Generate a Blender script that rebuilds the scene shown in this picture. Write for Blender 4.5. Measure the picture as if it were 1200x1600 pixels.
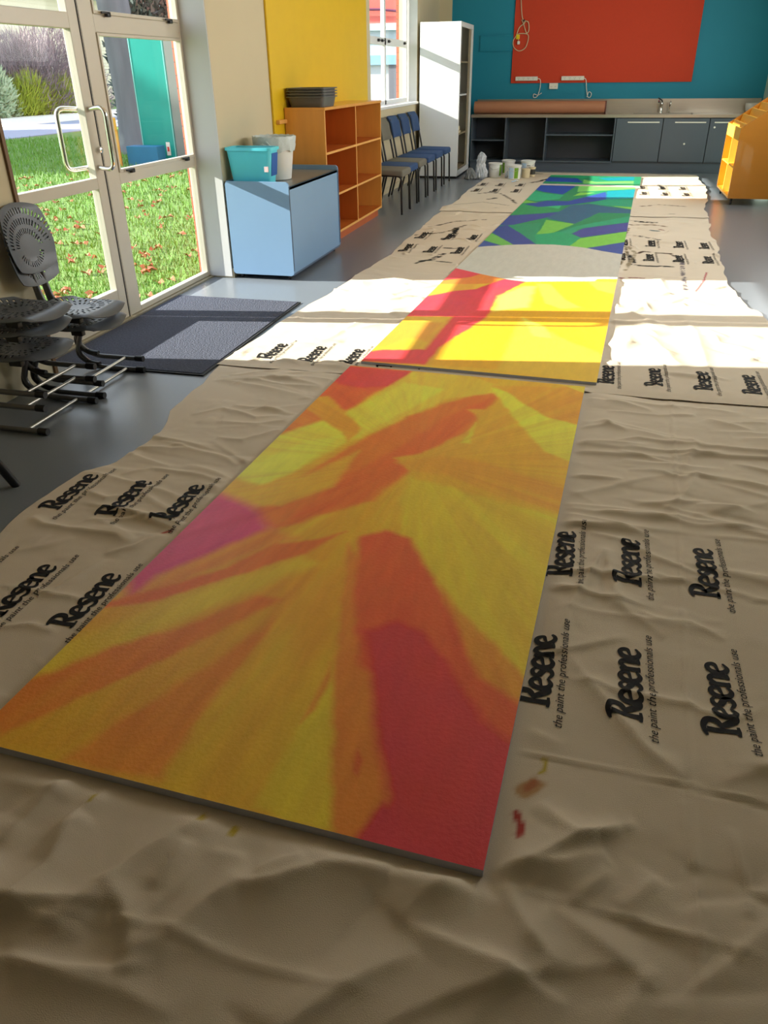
import bpy, bmesh, math, random
import numpy as np
from mathutils import Vector, Matrix
random.seed(7); RNG = np.random.default_rng(7)
S = bpy.context.scene; C = S.collection
for o in list(bpy.data.objects): bpy.data.objects.remove(o)
PI = math.pi

# ---------------------------------------------------------------- camera
FPX, YAW, PITCH, ROLL, CAMH = 1203.807, 0.2562759, 0.5182242, -0.0126204, 1.3610309
cd = bpy.data.cameras.new('camera'); cam = bpy.data.objects.new('camera', cd); C.objects.link(cam)
cd.sensor_fit = 'VERTICAL'; cd.sensor_height = 36.0; cd.lens = 36.0*FPX/1600.0
cd.clip_start = .02; cd.clip_end = 300
Fv = Vector((-math.sin(YAW)*math.cos(PITCH), math.cos(YAW)*math.cos(PITCH), -math.sin(PITCH)))
R0 = Vector((math.cos(YAW), math.sin(YAW), 0)); U0 = R0.cross(Fv)
Rv = math.cos(ROLL)*R0 + math.sin(ROLL)*U0; Uv = -math.sin(ROLL)*R0 + math.cos(ROLL)*U0
M = Matrix((Rv, Uv, -Fv)).transposed().to_4x4(); M.translation = Vector((0, 0, CAMH)); cam.matrix_world = M
S.camera = cam

# ---------------------------------------------------------------- light
SUN_W, SKY_W, EXPO = 19.0, 2.2, 0.0
S.view_settings.view_transform = 'Standard'; S.view_settings.look = 'None'
S.view_settings.exposure = EXPO; S.view_settings.gamma = 1.0; S.view_settings.use_curve_mapping = False
sd = Vector((1, .17, -.385)).normalized()
sl = bpy.data.lights.new('sun', 'SUN'); sl.energy = SUN_W; sl.angle = math.radians(.55); sl.color = (1, .95, .86)
so = bpy.data.objects.new('sun', sl); C.objects.link(so); so.rotation_euler = sd.to_track_quat('-Z', 'Y').to_euler(); so.location = (-20, 2, 9)
W = bpy.data.worlds.new('world'); S.world = W; W.use_nodes = True
wn = W.node_tree; bg = wn.nodes['Background']
tc = wn.nodes.new('ShaderNodeTexCoord'); sp = wn.nodes.new('ShaderNodeSeparateXYZ'); cr = wn.nodes.new('ShaderNodeValToRGB')
wn.links.new(tc.outputs['Generated'], sp.inputs[0]); wn.links.new(sp.outputs['Z'], cr.inputs[0]); wn.links.new(cr.outputs[0], bg.inputs[0])
cr.color_ramp.elements[0].color = (.95, .97, 1, 1); cr.color_ramp.elements[1].color = (.55, .72, 1, 1)
bg.inputs[1].default_value = SKY_W
def area(name, loc, direction, sx, sy, power, col=(1, 1, 1)):
    l = bpy.data.lights.new(name, 'AREA'); l.shape = 'RECTANGLE'; l.size = sx; l.size_y = sy; l.energy = power; l.color = col
    o = bpy.data.objects.new(name, l); C.objects.link(o); o.location = loc
    o.rotation_euler = Vector(direction).to_track_quat('-Z', 'Y').to_euler(); return o
# fill lamp in an added, unseen opening high in the right wall
area('fill_right_wall', (2.3, 7.9, 2.0), (-1, 0, -.2), 7.4, .9, 105, (1, .97, .92))

# ---------------------------------------------------------------- helpers
def srgb(r, g, b):
    f = lambda c: (c/255/12.92) if c/255 <= .04045 else ((c/255+.055)/1.055)**2.4
    return (f(r), f(g), f(b))
def mat(name, col, rough=.55, metal=0., var=.0, vscale=8., bump=0., bscale=60., spec=.5, coat=0., stretch=None, alpha=None, trans=0.):
    m = bpy.data.materials.new(name); m.use_nodes = True; nt = m.node_tree; b = nt.nodes['Principled BSDF']
    c = col if len(col) == 4 else (*col, 1)
    b.inputs['Base Color'].default_value = c; b.inputs['Roughness'].default_value = rough; b.inputs['Metallic'].default_value = metal
    b.inputs['Specular IOR Level'].default_value = spec; b.inputs['Coat Weight'].default_value = coat
    co = nt.nodes.new('ShaderNodeTexCoord'); mp = nt.nodes.new('ShaderNodeMapping'); nt.links.new(co.outputs['Object'], mp.inputs[0])
    if stretch: mp.inputs['Scale'].default_value = stretch
    if var:
        n = nt.nodes.new('ShaderNodeTexNoise'); n.inputs['Scale'].default_value = vscale; n.inputs['Detail'].default_value = 6
        nt.links.new(mp.outputs[0], n.inputs[0]); r = nt.nodes.new('ShaderNodeMix'); r.data_type = 'RGBA'
        r.inputs[6].default_value = (*[max(0, x*(1-var)) for x in c[:3]], 1); r.inputs[7].default_value = (*[min(1, x*(1+var)) for x in c[:3]], 1)
        nt.links.new(n.outputs[0], r.inputs[0]); nt.links.new(r.outputs[2], b.inputs['Base Color'])
    if bump:
        n2 = nt.nodes.new('ShaderNodeTexNoise'); n2.inputs['Scale'].default_value = bscale; n2.inputs['Detail'].default_value = 4
        nt.links.new(mp.outputs[0], n2.inputs[0]); bp = nt.nodes.new('ShaderNodeBump'); bp.inputs['Strength'].default_value = bump; bp.inputs['Distance'].default_value = .01
        nt.links.new(n2.outputs[0], bp.inputs['Height']); nt.links.new(bp.outputs[0], b.inputs['Normal'])
    return m
def link(o, parent=None):
    C.objects.link(o)
    if parent: o.parent = parent
    return o
def mesh_obj(name, bm, m, parent=None, smooth=False, loc=None, rotz=None):
    me = bpy.data.meshes.new(name)
    bmesh.ops.recalc_face_normals(bm, faces=bm.faces[:])
    bm.to_mesh(me); bm.free()
    for mm in (m if isinstance(m, (list, tuple)) else [m]): me.materials.append(mm)
    if smooth:
        me.polygons.foreach_set('use_smooth', [True]*len(me.polygons))
        try: me.set_sharp_from_angle(angle=math.radians(40))
        except Exception: pass
    o = bpy.data.objects.new(name, me); link(o, parent)
    if loc is not None: o.location = loc
    if rotz is not None: o.rotation_euler = (0, 0, rotz)
    return o
def tag(o, label, cat, group=None):
    o['label'] = label; o['category'] = cat
    if group: o['group'] = group
    return o
def thing(name, label, cat, loc=(0, 0, 0), rotz=0., group=None):
    o = bpy.data.objects.new(name, None); o.empty_display_size = .1; C.objects.link(o); o.location = loc; o.rotation_euler = (0, 0, rotz)
    return tag(o, label, cat, group)
def struct(o): o['kind'] = 'structure'; return o
def dup(root, loc, rotz=None, label=None, group=None):
    r = root.copy(); C.objects.link(r); r.location = loc
    if rotz is not None: r.rotation_euler = (0, 0, rotz)
    if label: r['label'] = label
    if group: r['group'] = group
    for ch in list(root.children):
        c = ch.copy(); C.objects.link(c); c.parent = r
        for g in list(ch.children):
            d = g.copy(); C.objects.link(d); d.parent = c
    return r
def box(bm, x0, x1, y0, y1, z0, z1, bev=0., mi=0, seg=2):
    t = bmesh.new(); bmesh.ops.create_cube(t, size=1)
    bmesh.ops.scale(t, vec=(x1-x0, y1-y0, z1-z0), verts=t.verts); bmesh.ops.translate(t, vec=((x0+x1)/2, (y0+y1)/2, (z0+z1)/2), verts=t.verts)
    if bev: bmesh.ops.bevel(t, geom=t.edges[:], offset=bev, segments=seg, affect='EDGES', profile=.5)
    merge(bm, t, mi)
def merge(bm, t, mi=0, mtx=None):
    vm = [bm.verts.new(mtx @ v.co if mtx else v.co) for v in t.verts]
    for i, v in enumerate(t.verts): v.index = i
    for f in t.faces:
        try:
            nf = bm.faces.new([vm[v.index] for v in f.verts]); nf.material_index = mi
        except ValueError: pass
    t.free()
def B(*boxes, bev=0.):
    bm = bmesh.new()
    for b in boxes: box(bm, *b, bev=bev)
    return bm
def smoothpath(pts, n=6):
    P = [Vector(p) for p in pts]; out = []
    for i in range(len(P)-1):
        p0 = P[max(i-1, 0)]; p1 = P[i]; p2 = P[i+1]; p3 = P[min(i+2, len(P)-1)]
        for k in range(n):
            t = k/n; out.append(.5*((2*p1)+(p2-p0)*t+(2*p0-5*p1+4*p2-p3)*t*t+(3*p1-p0-3*p2+p3)*t**3))
    out.append(P[-1]); return out
def roundpath(pts, r=.03, n=5):
    P = [Vector(p) for p in pts]; out = [P[0]]
    for i in range(1, len(P)-1):
        a = (P[i-1]-P[i]); b = (P[i+1]-P[i]); ra = min(r, a.length*.49, b.length*.49)
        s = P[i]+a.normalized()*ra; e = P[i]+b.normalized()*ra
        for k in range(n+1):
            t = k/n; out.append((1-t)**2*s+2*t*(1-t)*P[i]+t*t*e)
    out.append(P[-1]); return out
def tube(bm, pts, r, seg=10, flat=1.0, mi=0):
    P = [Vector(p) for p in pts]; n = len(P); rs = r if isinstance(r, (list, tuple)) else [r]*n
    T = [(P[min(i+1, n-1)]-P[max(i-1, 0)]).normalized() for i in range(n)]
    a = Vector((0, 0, 1)) if abs(T[0].z) < .9 else Vector((0, 1, 0)); N = (a-T[0]*a.dot(T[0])).normalized(); rings = []
    for i in range(n):
        N = (N-T[i]*N.dot(T[i])).normalized(); Bn = T[i].cross(N)
        rings.append([bm.verts.new(P[i]+rs[i]*(math.cos(2*PI*k/seg)*N*flat+math.sin(2*PI*k/seg)*Bn)) for k in range(seg)])
    for i in range(n-1):
        for k in range(seg):
            f = bm.faces.new((rings[i][k], rings[i][(k+1) % seg], rings[i+1][(k+1) % seg], rings[i+1][k])); f.material_index = mi
    for rg in (rings[0], rings[-1]):
        f = bm.faces.new(rg); f.material_index = mi
def lathe(bm, prof, seg=28, c=(0, 0, 0), mi=0):
    rings = []
    for r, z in prof:
        rings.append([bm.verts.new((c[0]+r*math.cos(2*PI*k/seg), c[1]+r*math.sin(2*PI*k/seg), c[2]+z)) for k in range(seg)])
    for i in range(len(prof)-1):
        for k in range(seg):
            f = bm.faces.new((rings[i][k], rings[i][(k+1) % seg], rings[i+1][(k+1) % seg], rings[i+1][k])); f.material_index = mi
    bm.faces.new(rings[0]).material_index = mi; bm.faces.new(rings[-1]).material_index = mi
def prism(bm, poly, axis, a, b, bev=0., mi=0):
    t = bmesh.new()
    def mk(p, h):
        return {'x': (h, p[0], p[1]), 'y': (p[0], h, p[1]), 'z': (p[0], p[1], h)}[axis]
    v0 = [t.verts.new(mk(p, a)) for p in poly]; v1 = [t.verts.new(mk(p, b)) for p in poly]
    t.faces.new(v0); t.faces.new(v1[::-1]); n = len(poly)
    for i in range(n): t.faces.new((v0[i], v0[(i+1) % n], v1[(i+1) % n], v1[i]))
    if bev: bmesh.ops.bevel(t, geom=t.edges[:], offset=bev, segments=2, affect='EDGES')
    merge(bm, t, mi)
# noise on numpy arrays
def _hash(i, j, s):
    h = (i*374761393+j*668265263+s*974711) & 0xffffffff
    h = ((h ^ (h >> 13))*1274126177) & 0xffffffff
    return ((h ^ (h >> 16)) & 0xffff)/65535.0
def vnoise(x, y, s=0):
    xi = np.floor(x).astype(np.int64); yi = np.floor(y).astype(np.int64); fx = x-xi; fy = y-yi
    fx = fx*fx*fx*(fx*(fx*6-15)+10); fy = fy*fy*fy*(fy*(fy*6-15)+10)
    a = _hash(xi, yi, s); b = _hash(xi+1, yi, s); c = _hash(xi, yi+1, s); d = _hash(xi+1, yi+1, s)
    return (a*(1-fx)+b*fx)*(1-fy)+(c*(1-fx)+d*fx)*fy
def fbm(x, y, s=0, o=4):
    r = 0; a = .5; t = 0
    for k in range(o): r = r+a*vnoise(x*2**k+17.3*k, y*2**k-9.1*k, s+k); t += a; a *= .5
    return r/t
def seg_dist(X, Y, pts):
    D = np.full(X.shape, 1e9); T = np.zeros(X.shape); n = len(pts)-1
    for i in range(n):
        ax, ay = pts[i]; bx, by = pts[i+1]; dx, dy = bx-ax, by-ay; L = dx*dx+dy*dy+1e-12
        t = np.clip(((X-ax)*dx+(Y-ay)*dy)/L, 0, 1); d = np.hypot(X-ax-t*dx, Y-ay-t*dy); m = d < D
        D = np.where(m, d, D); T = np.where(m, (i+t)/n, T)
    return D, T

ART_NEAR=[
((205,150,35),0.0,[(0.002,-0.029),(-0.013,2.721),(1.214,2.755),(1.209,-0.018)]),
((196,140,30),0.06,[(0.065,0.393),(0.571,1.13),(0.564,1.81),(0.59,2.408),(0.542,0.847),(0.438,0.246)]),
((196,88,42),0.03,[(-0.016,2.706),(0.332,2.718),(0.321,2.545),(0.241,2.379),(0.189,2.114),(0.007,2.18),(-0.013,2.339)]),
((188,56,52),0.03,[(-0.004,2.703),(0.331,2.702),(0.304,2.586),(0.274,2.474),(0.168,2.416),(0.034,2.438),(-0.005,2.518)]),
((208,112,38),0.03,[(0.008,1.932),(-0.003,2.204),(0.189,2.114),(0.16,1.882),(0.009,1.629),(-0.015,1.663)]),
((205,165,45),0.02,[(0.336,2.703),(0.637,2.721),(0.918,2.535),(0.605,2.396),(0.448,2.076),(0.336,1.822),(0.201,2.08),(0.249,2.354)]),
((202,182,55),0.03,[(0.016,1.41),(0.015,1.616),(0.185,2.092),(0.331,2.542),(0.547,2.502),(0.456,2.208),(0.303,1.798),(0.188,1.488),(0.108,1.348),(0.009,1.378)]),
((205,195,62),0.03,[(0.016,1.41),(0.035,1.539),(0.132,1.769),(0.252,1.856),(0.188,1.488),(0.118,1.357)]),
((210,138,36),0.02,[(-0.01,2.189),(0.037,2.27),(0.313,1.948),(0.303,1.798),(0.24,1.89)]),
((202,108,35),0.025,[(0.822,2.541),(0.703,2.456),(0.582,2.306),(0.476,2.135),(0.343,1.814),(0.243,1.492),(0.176,1.201),(0.165,1.095),(0.299,1.062),(0.444,1.229),(0.559,1.347),(0.617,1.613),(0.752,1.927),(0.778,2.143)]),
((196,96,36),0.03,[(0.793,2.464),(0.641,2.18),(0.514,1.796),(0.397,1.496),(0.31,1.145),(0.508,1.318),(0.617,1.613),(0.701,1.913),(0.757,2.174)]),
((210,150,42),0.03,[(0.102,1.332),(0.233,1.45),(0.372,1.725),(0.377,1.409),(0.252,1.222),(0.165,1.198)]),
((208,148,40),0.02,[(0.531,1.707),(0.626,1.776),(0.818,2.154),(0.708,2.276),(0.875,2.322),(0.956,1.983),(0.789,1.748),(0.648,1.593)]),
((206,175,50),0.015,[(0.778,2.143),(0.755,1.914),(0.794,1.918)]),
((182,58,92),0.05,[(-0.009,1.291),(0.154,1.195),(0.292,1.051),(0.17,0.853),(0.07,0.713),(0.05,0.57),(-0.008,0.803),(-0.033,1.095)]),
((205,125,40),0.04,[(0.058,0.557),(0.079,0.734),(0.175,0.886),(0.278,1.056),(0.4,1.039),(0.204,0.787),(0.095,0.6)]),
((198,104,35),0.02,[(0.023,0.453),(0.091,0.642),(0.213,0.771),(0.335,0.979),(0.464,1.049),(0.53,1.118),(0.457,0.954),(0.267,0.751),(0.122,0.591)]),
((208,165,38),0.04,[(0.04,0.429),(0.13,0.577),(0.278,0.73),(0.444,0.931),(0.516,0.913),(0.36,0.692),(0.211,0.478),(0.055,0.243),(0.015,0.219)]),
((200,114,34),0.025,[(0.001,0.053),(-0.015,0.115),(0.031,0.249),(0.131,0.384),(0.282,0.528),(0.396,0.702),(0.475,0.708),(0.442,0.604),(0.282,0.36),(0.152,0.163),(0.059,0.028)]),
((203,145,34),0.03,[(0.076,0.008),(0.152,0.163),(0.291,0.376),(0.458,0.655),(0.506,0.592),(0.411,0.397),(0.297,0.161),(0.22,0.024)]),
((203,122,34),0.03,[(0.238,-0.0),(0.306,0.174),(0.406,0.37),(0.494,0.619),(0.501,0.518),(0.483,0.259),(0.485,0.053),(0.488,0.017),(0.356,-0.003)]),
((208,150,34),0.02,[(0.499,0.011),(0.488,0.25),(0.506,0.592),(0.653,0.711),(0.722,0.375),(0.725,0.013),(0.615,0.009)]),
((205,168,40),0.02,[(0.712,0.009),(0.713,0.27),(0.712,0.471),(0.78,0.345),(0.896,0.001),(0.797,-0.004)]),
((200,122,34),0.015,[(0.717,0.261),(0.708,0.483),(0.734,0.427),(0.731,0.309)]),
((196,142,34),0.05,[(0.476,0.66),(0.574,0.93),(0.584,1.091),(0.65,0.774),(0.701,0.575),(0.64,0.45)]),
((210,140,36),0.02,[(0.766,2.616),(1.202,2.715),(1.213,2.176),(1.082,2.263)]),
((206,172,46),0.01,[(1.096,2.705),(1.204,2.725),(1.202,2.507)]),
((208,185,52),0.02,[(0.766,2.579),(0.84,2.546),(1.051,2.292),(1.214,2.155),(1.216,1.763),(1.093,1.924),(0.915,2.255)]),
((206,140,38),0.03,[(0.55,1.67),(0.706,1.774),(0.888,1.764),(1.227,1.554),(1.218,1.409),(1.007,1.493),(0.771,1.6),(0.641,1.62)]),
((205,168,40),0.03,[(0.631,1.561),(0.788,1.524),(1.037,1.443),(1.225,1.38),(1.215,1.038),(1.209,0.429),(1.05,0.675),(0.852,0.971),(0.715,1.17),(0.644,1.381)]),
((202,130,36),0.02,[(0.909,0.899),(1.002,0.779),(1.199,0.422),(1.208,0.282),(1.119,0.399),(0.989,0.63)]),
((200,118,38),0.02,[(0.566,1.045),(0.663,0.682),(0.753,0.384),(0.898,-0.014),(1.017,-0.01),(0.888,0.376),(0.692,0.89)]),
((190,84,40),0.025,[(0.585,1.1),(0.651,1.161),(0.748,1.129),(0.949,0.811),(1.094,0.531),(1.201,0.38),(1.215,0.265),(1.037,0.419),(0.784,0.491),(0.673,0.781)]),
((180,50,48),0.03,[(0.758,0.635),(0.828,0.699),(0.907,0.677),(1.006,0.556),(1.119,0.399),(1.207,0.272),(1.214,-0.01),(0.993,-0.017),(0.969,0.121),(0.903,0.273),(0.83,0.454)]),
((188,92,38),0.01,[(0.873,0.224),(0.896,0.191),(0.899,0.146),(0.883,0.159)]),
((178,46,48),0.02,[(0.966,0.095),(1.113,0.08),(1.205,0.156),(1.216,-0.023),(0.936,-0.026),(0.943,0.014)])]
ART_FAR=[
((225,160,40),0.0,[(-0.084,-0.383),(-0.033,2.644),(1.203,2.162),(1.221,-0.112)]),
((196,52,56),0.01,[(-0.042,2.491),(-0.022,1.805),(0.137,1.969),(0.243,2.168)]),
((205,120,45),0.015,[(0.17,2.041),(0.239,2.189),(0.482,2.037),(0.583,1.982),(0.063,1.767),(-0.026,1.783)]),
((222,148,45),0.03,[(0.019,1.755),(0.259,1.837),(0.256,1.624),(-0.001,1.287)]),
((196,50,58),0.02,[(-0.022,0.878),(-0.001,1.27),(0.147,1.604),(0.279,1.695),(0.423,2.051),(0.586,1.994),(0.438,1.49),(0.28,0.959)]),
((200,56,55),0.03,[(-0.033,-0.008),(-0.004,0.1),(0.056,0.22),(0.272,0.279),(0.271,0.739),(0.282,1.612),(0.495,1.781),(0.497,1.452),(0.488,1.014),(0.345,0.335),(0.342,0.031)]),
((232,140,45),0.05,[(-0.032,0.786),(0.252,0.819),(0.257,0.42),(0.154,0.467),(0.067,0.259),(-0.015,0.201)]),
((216,150,28),0.02,[(0.465,1.342),(0.586,1.994),(0.755,2.087),(1.216,2.085),(1.217,0.68),(1.192,-0.002),(0.695,0.066),(0.342,0.031),(0.345,0.335),(0.488,1.014)]),
((236,204,84),0.04,[(0.467,1.55),(0.591,1.864),(0.67,1.884),(0.698,1.304),(0.499,1.156)]),
((235,150,60),0.02,[(0.665,1.972),(0.768,1.969),(0.905,1.56),(1.019,1.389),(0.905,1.311),(0.793,1.428)]),
((235,150,60),0.02,[(1.009,2.147),(1.192,2.194),(1.2,1.661),(1.09,1.889)]),
((232,165,50),0.03,[(0.689,0.729),(0.695,1.07),(0.836,0.891),(0.971,0.689),(1.18,0.293),(1.198,-0.028),(0.71,0.04)]),
((240,190,70),0.02,[(0.698,1.048),(0.847,0.894),(0.918,0.674),(0.807,0.683)]),
((200,180,40),0.004,[(1.061,2.131),(1.181,2.279),(1.193,2.165)]),
((34,122,86),0.0,[(-0.107,2.5),(-0.222,9.672),(1.329,9.425),(1.231,2.601)]),
((92,158,74),0.006,[(-0.042,3.62),(-0.017,4.039),(0.311,3.366),(0.2,3.288)]),
((52,66,132),0.006,[(-0.044,3.066),(-0.021,3.586),(0.2,3.288),(0.034,3.155)]),
((48,62,128),0.006,[(-0.046,4.119),(0.071,4.327),(0.508,3.414),(0.305,3.314)]),
((36,128,96),0.01,[(0.086,4.331),(0.38,4.54),(0.432,3.895),(0.534,3.421),(0.482,3.408)]),
((30,140,100),0.008,[(0.482,3.408),(0.404,3.888),(0.638,4.111),(0.835,3.818),(0.766,3.371),(0.579,3.382)]),
((96,166,72),0.006,[(0.41,4.739),(0.714,4.554),(0.562,4.009),(0.418,3.892),(0.426,4.232)]),
((52,66,132),0.006,[(-0.047,4.253),(-0.013,4.841),(0.306,5.125),(0.701,5.456),(0.4,4.887),(0.128,4.359)]),
((44,88,116),0.015,[(0.406,4.838),(0.569,5.809),(0.765,5.938),(1.208,5.495),(1.193,5.362),(0.907,5.317),(0.714,4.554)]),
((34,136,104),0.008,[(0.614,4.063),(0.754,4.444),(1.224,5.39),(1.225,4.96),(0.769,4.27),(0.753,3.957)]),
((60,66,130),0.008,[(0.734,4.009),(0.823,4.327),(1.222,4.93),(1.217,4.404),(0.834,3.833)]),
((104,170,70),0.005,[(0.765,3.385),(0.83,3.793),(1.217,4.404),(1.217,3.88),(0.925,3.355)]),
((52,70,135),0.005,[(0.925,3.355),(1.217,3.88),(1.206,3.081),(1.061,3.239)]),
((38,130,86),0.008,[(-0.023,5.212),(0.008,5.804),(0.467,5.786),(0.483,5.306),(-0.013,4.841)]),
((50,160,110),0.006,[(0.254,5.678),(0.459,5.784),(0.464,5.492)]),
((40,66,138),0.01,[(0.034,5.749),(0.257,6.087),(0.506,6.104),(0.897,7.012),(0.951,6.332),(0.535,5.801),(0.214,5.586)]),
((96,160,70),0.006,[(-0.089,5.972),(-0.06,6.268),(0.173,5.903),(0.008,5.804)]),
((36,150,112),0.008,[(-0.065,6.307),(-0.052,7.034),(0.183,6.712),(0.401,6.617),(0.384,6.246),(0.122,6.019)]),
((30,64,148),0.006,[(-0.073,7.186),(-0.032,7.486),(0.486,7.595),(0.388,6.656),(0.129,6.846)]),
((104,176,90),0.006,[(0.514,7.502),(1.223,7.816),(1.218,7.46),(0.542,6.936)]),
((110,180,80),0.006,[(0.521,6.532),(0.583,6.9),(0.771,6.912),(0.639,6.669)]),
((10,122,136),0.006,[(0.911,7.09),(1.218,7.46),(1.216,6.59),(0.933,6.328)]),
((34,140,110),0.008,[(0.746,5.97),(0.916,6.325),(1.216,6.391),(1.212,5.812),(1.01,5.849)]),
((110,176,80),0.005,[(1.01,5.849),(1.216,5.778),(1.213,5.496)]),
((26,62,150),0.006,[(-0.048,7.947),(-0.024,8.452),(0.421,8.353),(0.543,7.894)]),
((30,150,100),0.006,[(-0.042,8.604),(0.012,8.917),(0.697,8.714),(0.506,8.37),(0.231,8.542)]),
((100,170,90),0.005,[(0.516,8.243),(0.699,8.013),(1.223,8.209),(1.22,7.916),(0.552,7.776)]),
((90,160,70),0.004,[(-0.016,8.769),(-0.017,8.973),(0.144,8.964),(0.146,8.721)]),
((10,122,136),0.006,[(0.712,8.468),(1.212,8.702),(1.222,8.262),(0.854,8.187)]),
((172,170,160),0.003,[(-0.07,2.635),(-0.046,2.703),(-0.024,3.106),(0.086,3.239),(0.235,3.326),(0.427,3.409),(0.626,3.444),(0.762,3.413),(0.898,3.369),(1.06,3.252),(1.219,3.071),(1.205,2.176),(1.06,2.139),(0.587,2.002),(0.483,2.02),(0.187,2.182),(0.022,2.39),(-0.05,2.488)]),
((200,180,40),0.003,[(1.06,2.139),(1.077,2.213),(1.206,2.277),(1.202,2.176)])]

RIDGES_NEAR=[
(0.016,0.05,[(-0.864,0.605),(-0.777,0.72),(-0.731,0.814),(-0.68,0.902),(-0.612,0.971)]),
(0.02,0.05,[(-0.672,0.647),(-0.595,0.69),(-0.549,0.776),(-0.515,0.818),(-0.446,0.842),(-0.371,0.889),(-0.257,0.92),(-0.149,0.923),(-0.078,0.94)]),
(0.02,0.05,[(-0.203,0.83),(-0.162,0.892),(-0.069,0.963),(-0.01,0.992),(0.087,1.016),(0.166,1.072)]),
(0.01,0.025,[(-1.019,0.787),(-1.0,0.863),(-0.992,0.942),(-0.963,0.994)]),
(0.012,0.03,[(-0.911,0.648),(-0.887,0.768),(-0.902,0.855),(-0.881,0.892)]),
(0.004,0.008,[(-0.877,0.695),(-0.704,0.699),(-0.604,0.706),(-0.487,0.699),(-0.319,0.698),(-0.192,0.691)]),
(0.005,0.01,[(0.013,0.949),(0.114,0.947),(0.229,0.937),(0.328,0.925),(0.444,0.921)]),
(0.008,0.03,[(-0.872,0.597),(-0.724,0.588),(-0.616,0.594),(-0.517,0.587)]),
(0.008,0.02,[(-0.67,0.78),(-0.652,0.848),(-0.647,0.894)]),
(0.007,0.018,[(-0.49,0.852),(-0.412,0.911)]),
(0.01,0.03,[(-0.017,0.948),(0.033,0.858),(0.098,0.815)]),
(0.006,0.02,[(0.196,0.954),(0.268,1.047)]),
(0.005,0.012,[(0.103,0.944),(0.172,1.03)]),
(0.008,0.025,[(0.027,1.157),(0.109,1.089),(0.197,1.134)]),
(0.006,0.012,[(0.414,1.195),(0.432,1.06),(0.422,0.985)]),
(0.004,0.01,[(0.33,1.241),(0.335,1.042),(0.318,0.785)]),
(0.006,0.015,[(0.013,2.478),(0.131,2.459),(0.315,2.474),(0.471,2.453),(0.69,2.47)]),
(0.008,0.02,[(0.152,3.547),(0.237,3.529),(0.363,3.486)]),
(0.008,0.018,[(0.159,3.44),(0.299,3.437),(0.423,3.439),(0.549,3.476)]),
(0.009,0.02,[(0.129,3.321),(0.178,3.258),(0.245,3.218)]),
(0.007,0.014,[(0.19,3.106),(0.29,3.144),(0.404,3.118),(0.517,3.115),(0.682,3.104),(0.788,3.087)]),
(0.006,0.014,[(0.207,2.987),(0.34,2.956),(0.447,2.921)]),
(0.008,0.018,[(0.244,2.841),(0.335,2.843),(0.439,2.811),(0.494,2.849),(0.595,2.823),(0.742,2.798)]),
(0.01,0.03,[(0.59,3.451),(0.66,3.385),(0.771,3.338)]),
(0.007,0.014,[(0.674,3.404),(0.845,3.443)]),
(0.006,0.014,[(0.124,2.465),(0.27,2.453),(0.367,2.47)]),
(0.007,0.02,[(0.492,3.22),(0.517,3.108),(0.474,2.987),(0.444,2.875)]),
(0.008,0.02,[(0.37,2.533),(0.451,2.707),(0.493,2.836)]),
(0.012,0.03,[(0.022,1.66),(0.055,1.828),(0.124,2.102),(0.158,2.203),(0.185,2.029),(0.216,1.867)]),
(0.01,0.03,[(0.062,1.67),(0.178,1.476),(0.248,1.375),(0.331,1.302)]),
(0.005,0.012,[(0.253,1.897),(0.302,1.882),(0.393,1.888),(0.454,1.852),(0.476,1.837)]),
(0.006,0.014,[(0.062,1.57),(0.145,1.573),(0.178,1.556),(0.254,1.55),(0.365,1.545),(0.389,1.527),(0.464,1.515),(0.502,1.539),(0.552,1.598)]),
(0.006,0.014,[(0.106,2.319),(0.208,2.299),(0.356,2.183),(0.507,2.106)]),
(0.006,0.014,[(0.218,2.025),(0.312,2.109),(0.428,2.087),(0.624,2.052)]),
(0.008,0.02,[(-1.819,1.983),(-1.735,1.942),(-1.6,1.933),(-1.45,1.93),(-1.361,1.901)]),
(0.007,0.018,[(-1.752,2.2),(-1.618,2.154),(-1.536,2.204)]),
(0.006,0.014,[(-1.645,1.594),(-1.503,1.586),(-1.411,1.588),(-1.316,1.581)]),
(0.007,0.016,[(-1.422,1.826),(-1.348,1.879),(-1.291,1.968)]),
(0.005,0.012,[(-1.505,1.414),(-1.43,1.441),(-1.328,1.429)]),
(0.006,0.014,[(-1.48,1.582),(-1.431,1.677),(-1.397,1.797)]),
(0.008,0.02,[(-1.776,3.441),(-1.56,3.459),(-1.403,3.419),(-1.205,3.435)]),
(0.008,0.018,[(-1.546,3.124),(-1.404,3.105),(-1.284,3.107)]),
(0.008,0.02,[(-1.537,2.927),(-1.34,2.925),(-1.242,2.995),(-1.212,3.098)]),
(0.009,0.022,[(-1.74,3.511),(-1.515,3.626),(-1.39,3.719),(-1.206,3.71)]),
(0.007,0.018,[(-1.461,2.763),(-1.341,2.748),(-1.254,2.854),(-1.149,2.923)]),
(0.007,0.018,[(-1.689,2.679),(-1.51,2.621),(-1.387,2.605),(-1.266,2.524)]),
(0.008,0.02,[(-1.673,2.343),(-1.578,2.423),(-1.41,2.421),(-1.247,2.36)]),
(0.006,0.014,[(-1.685,2.97),(-1.573,3.075),(-1.382,3.0),(-1.281,3.062)])]
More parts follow.
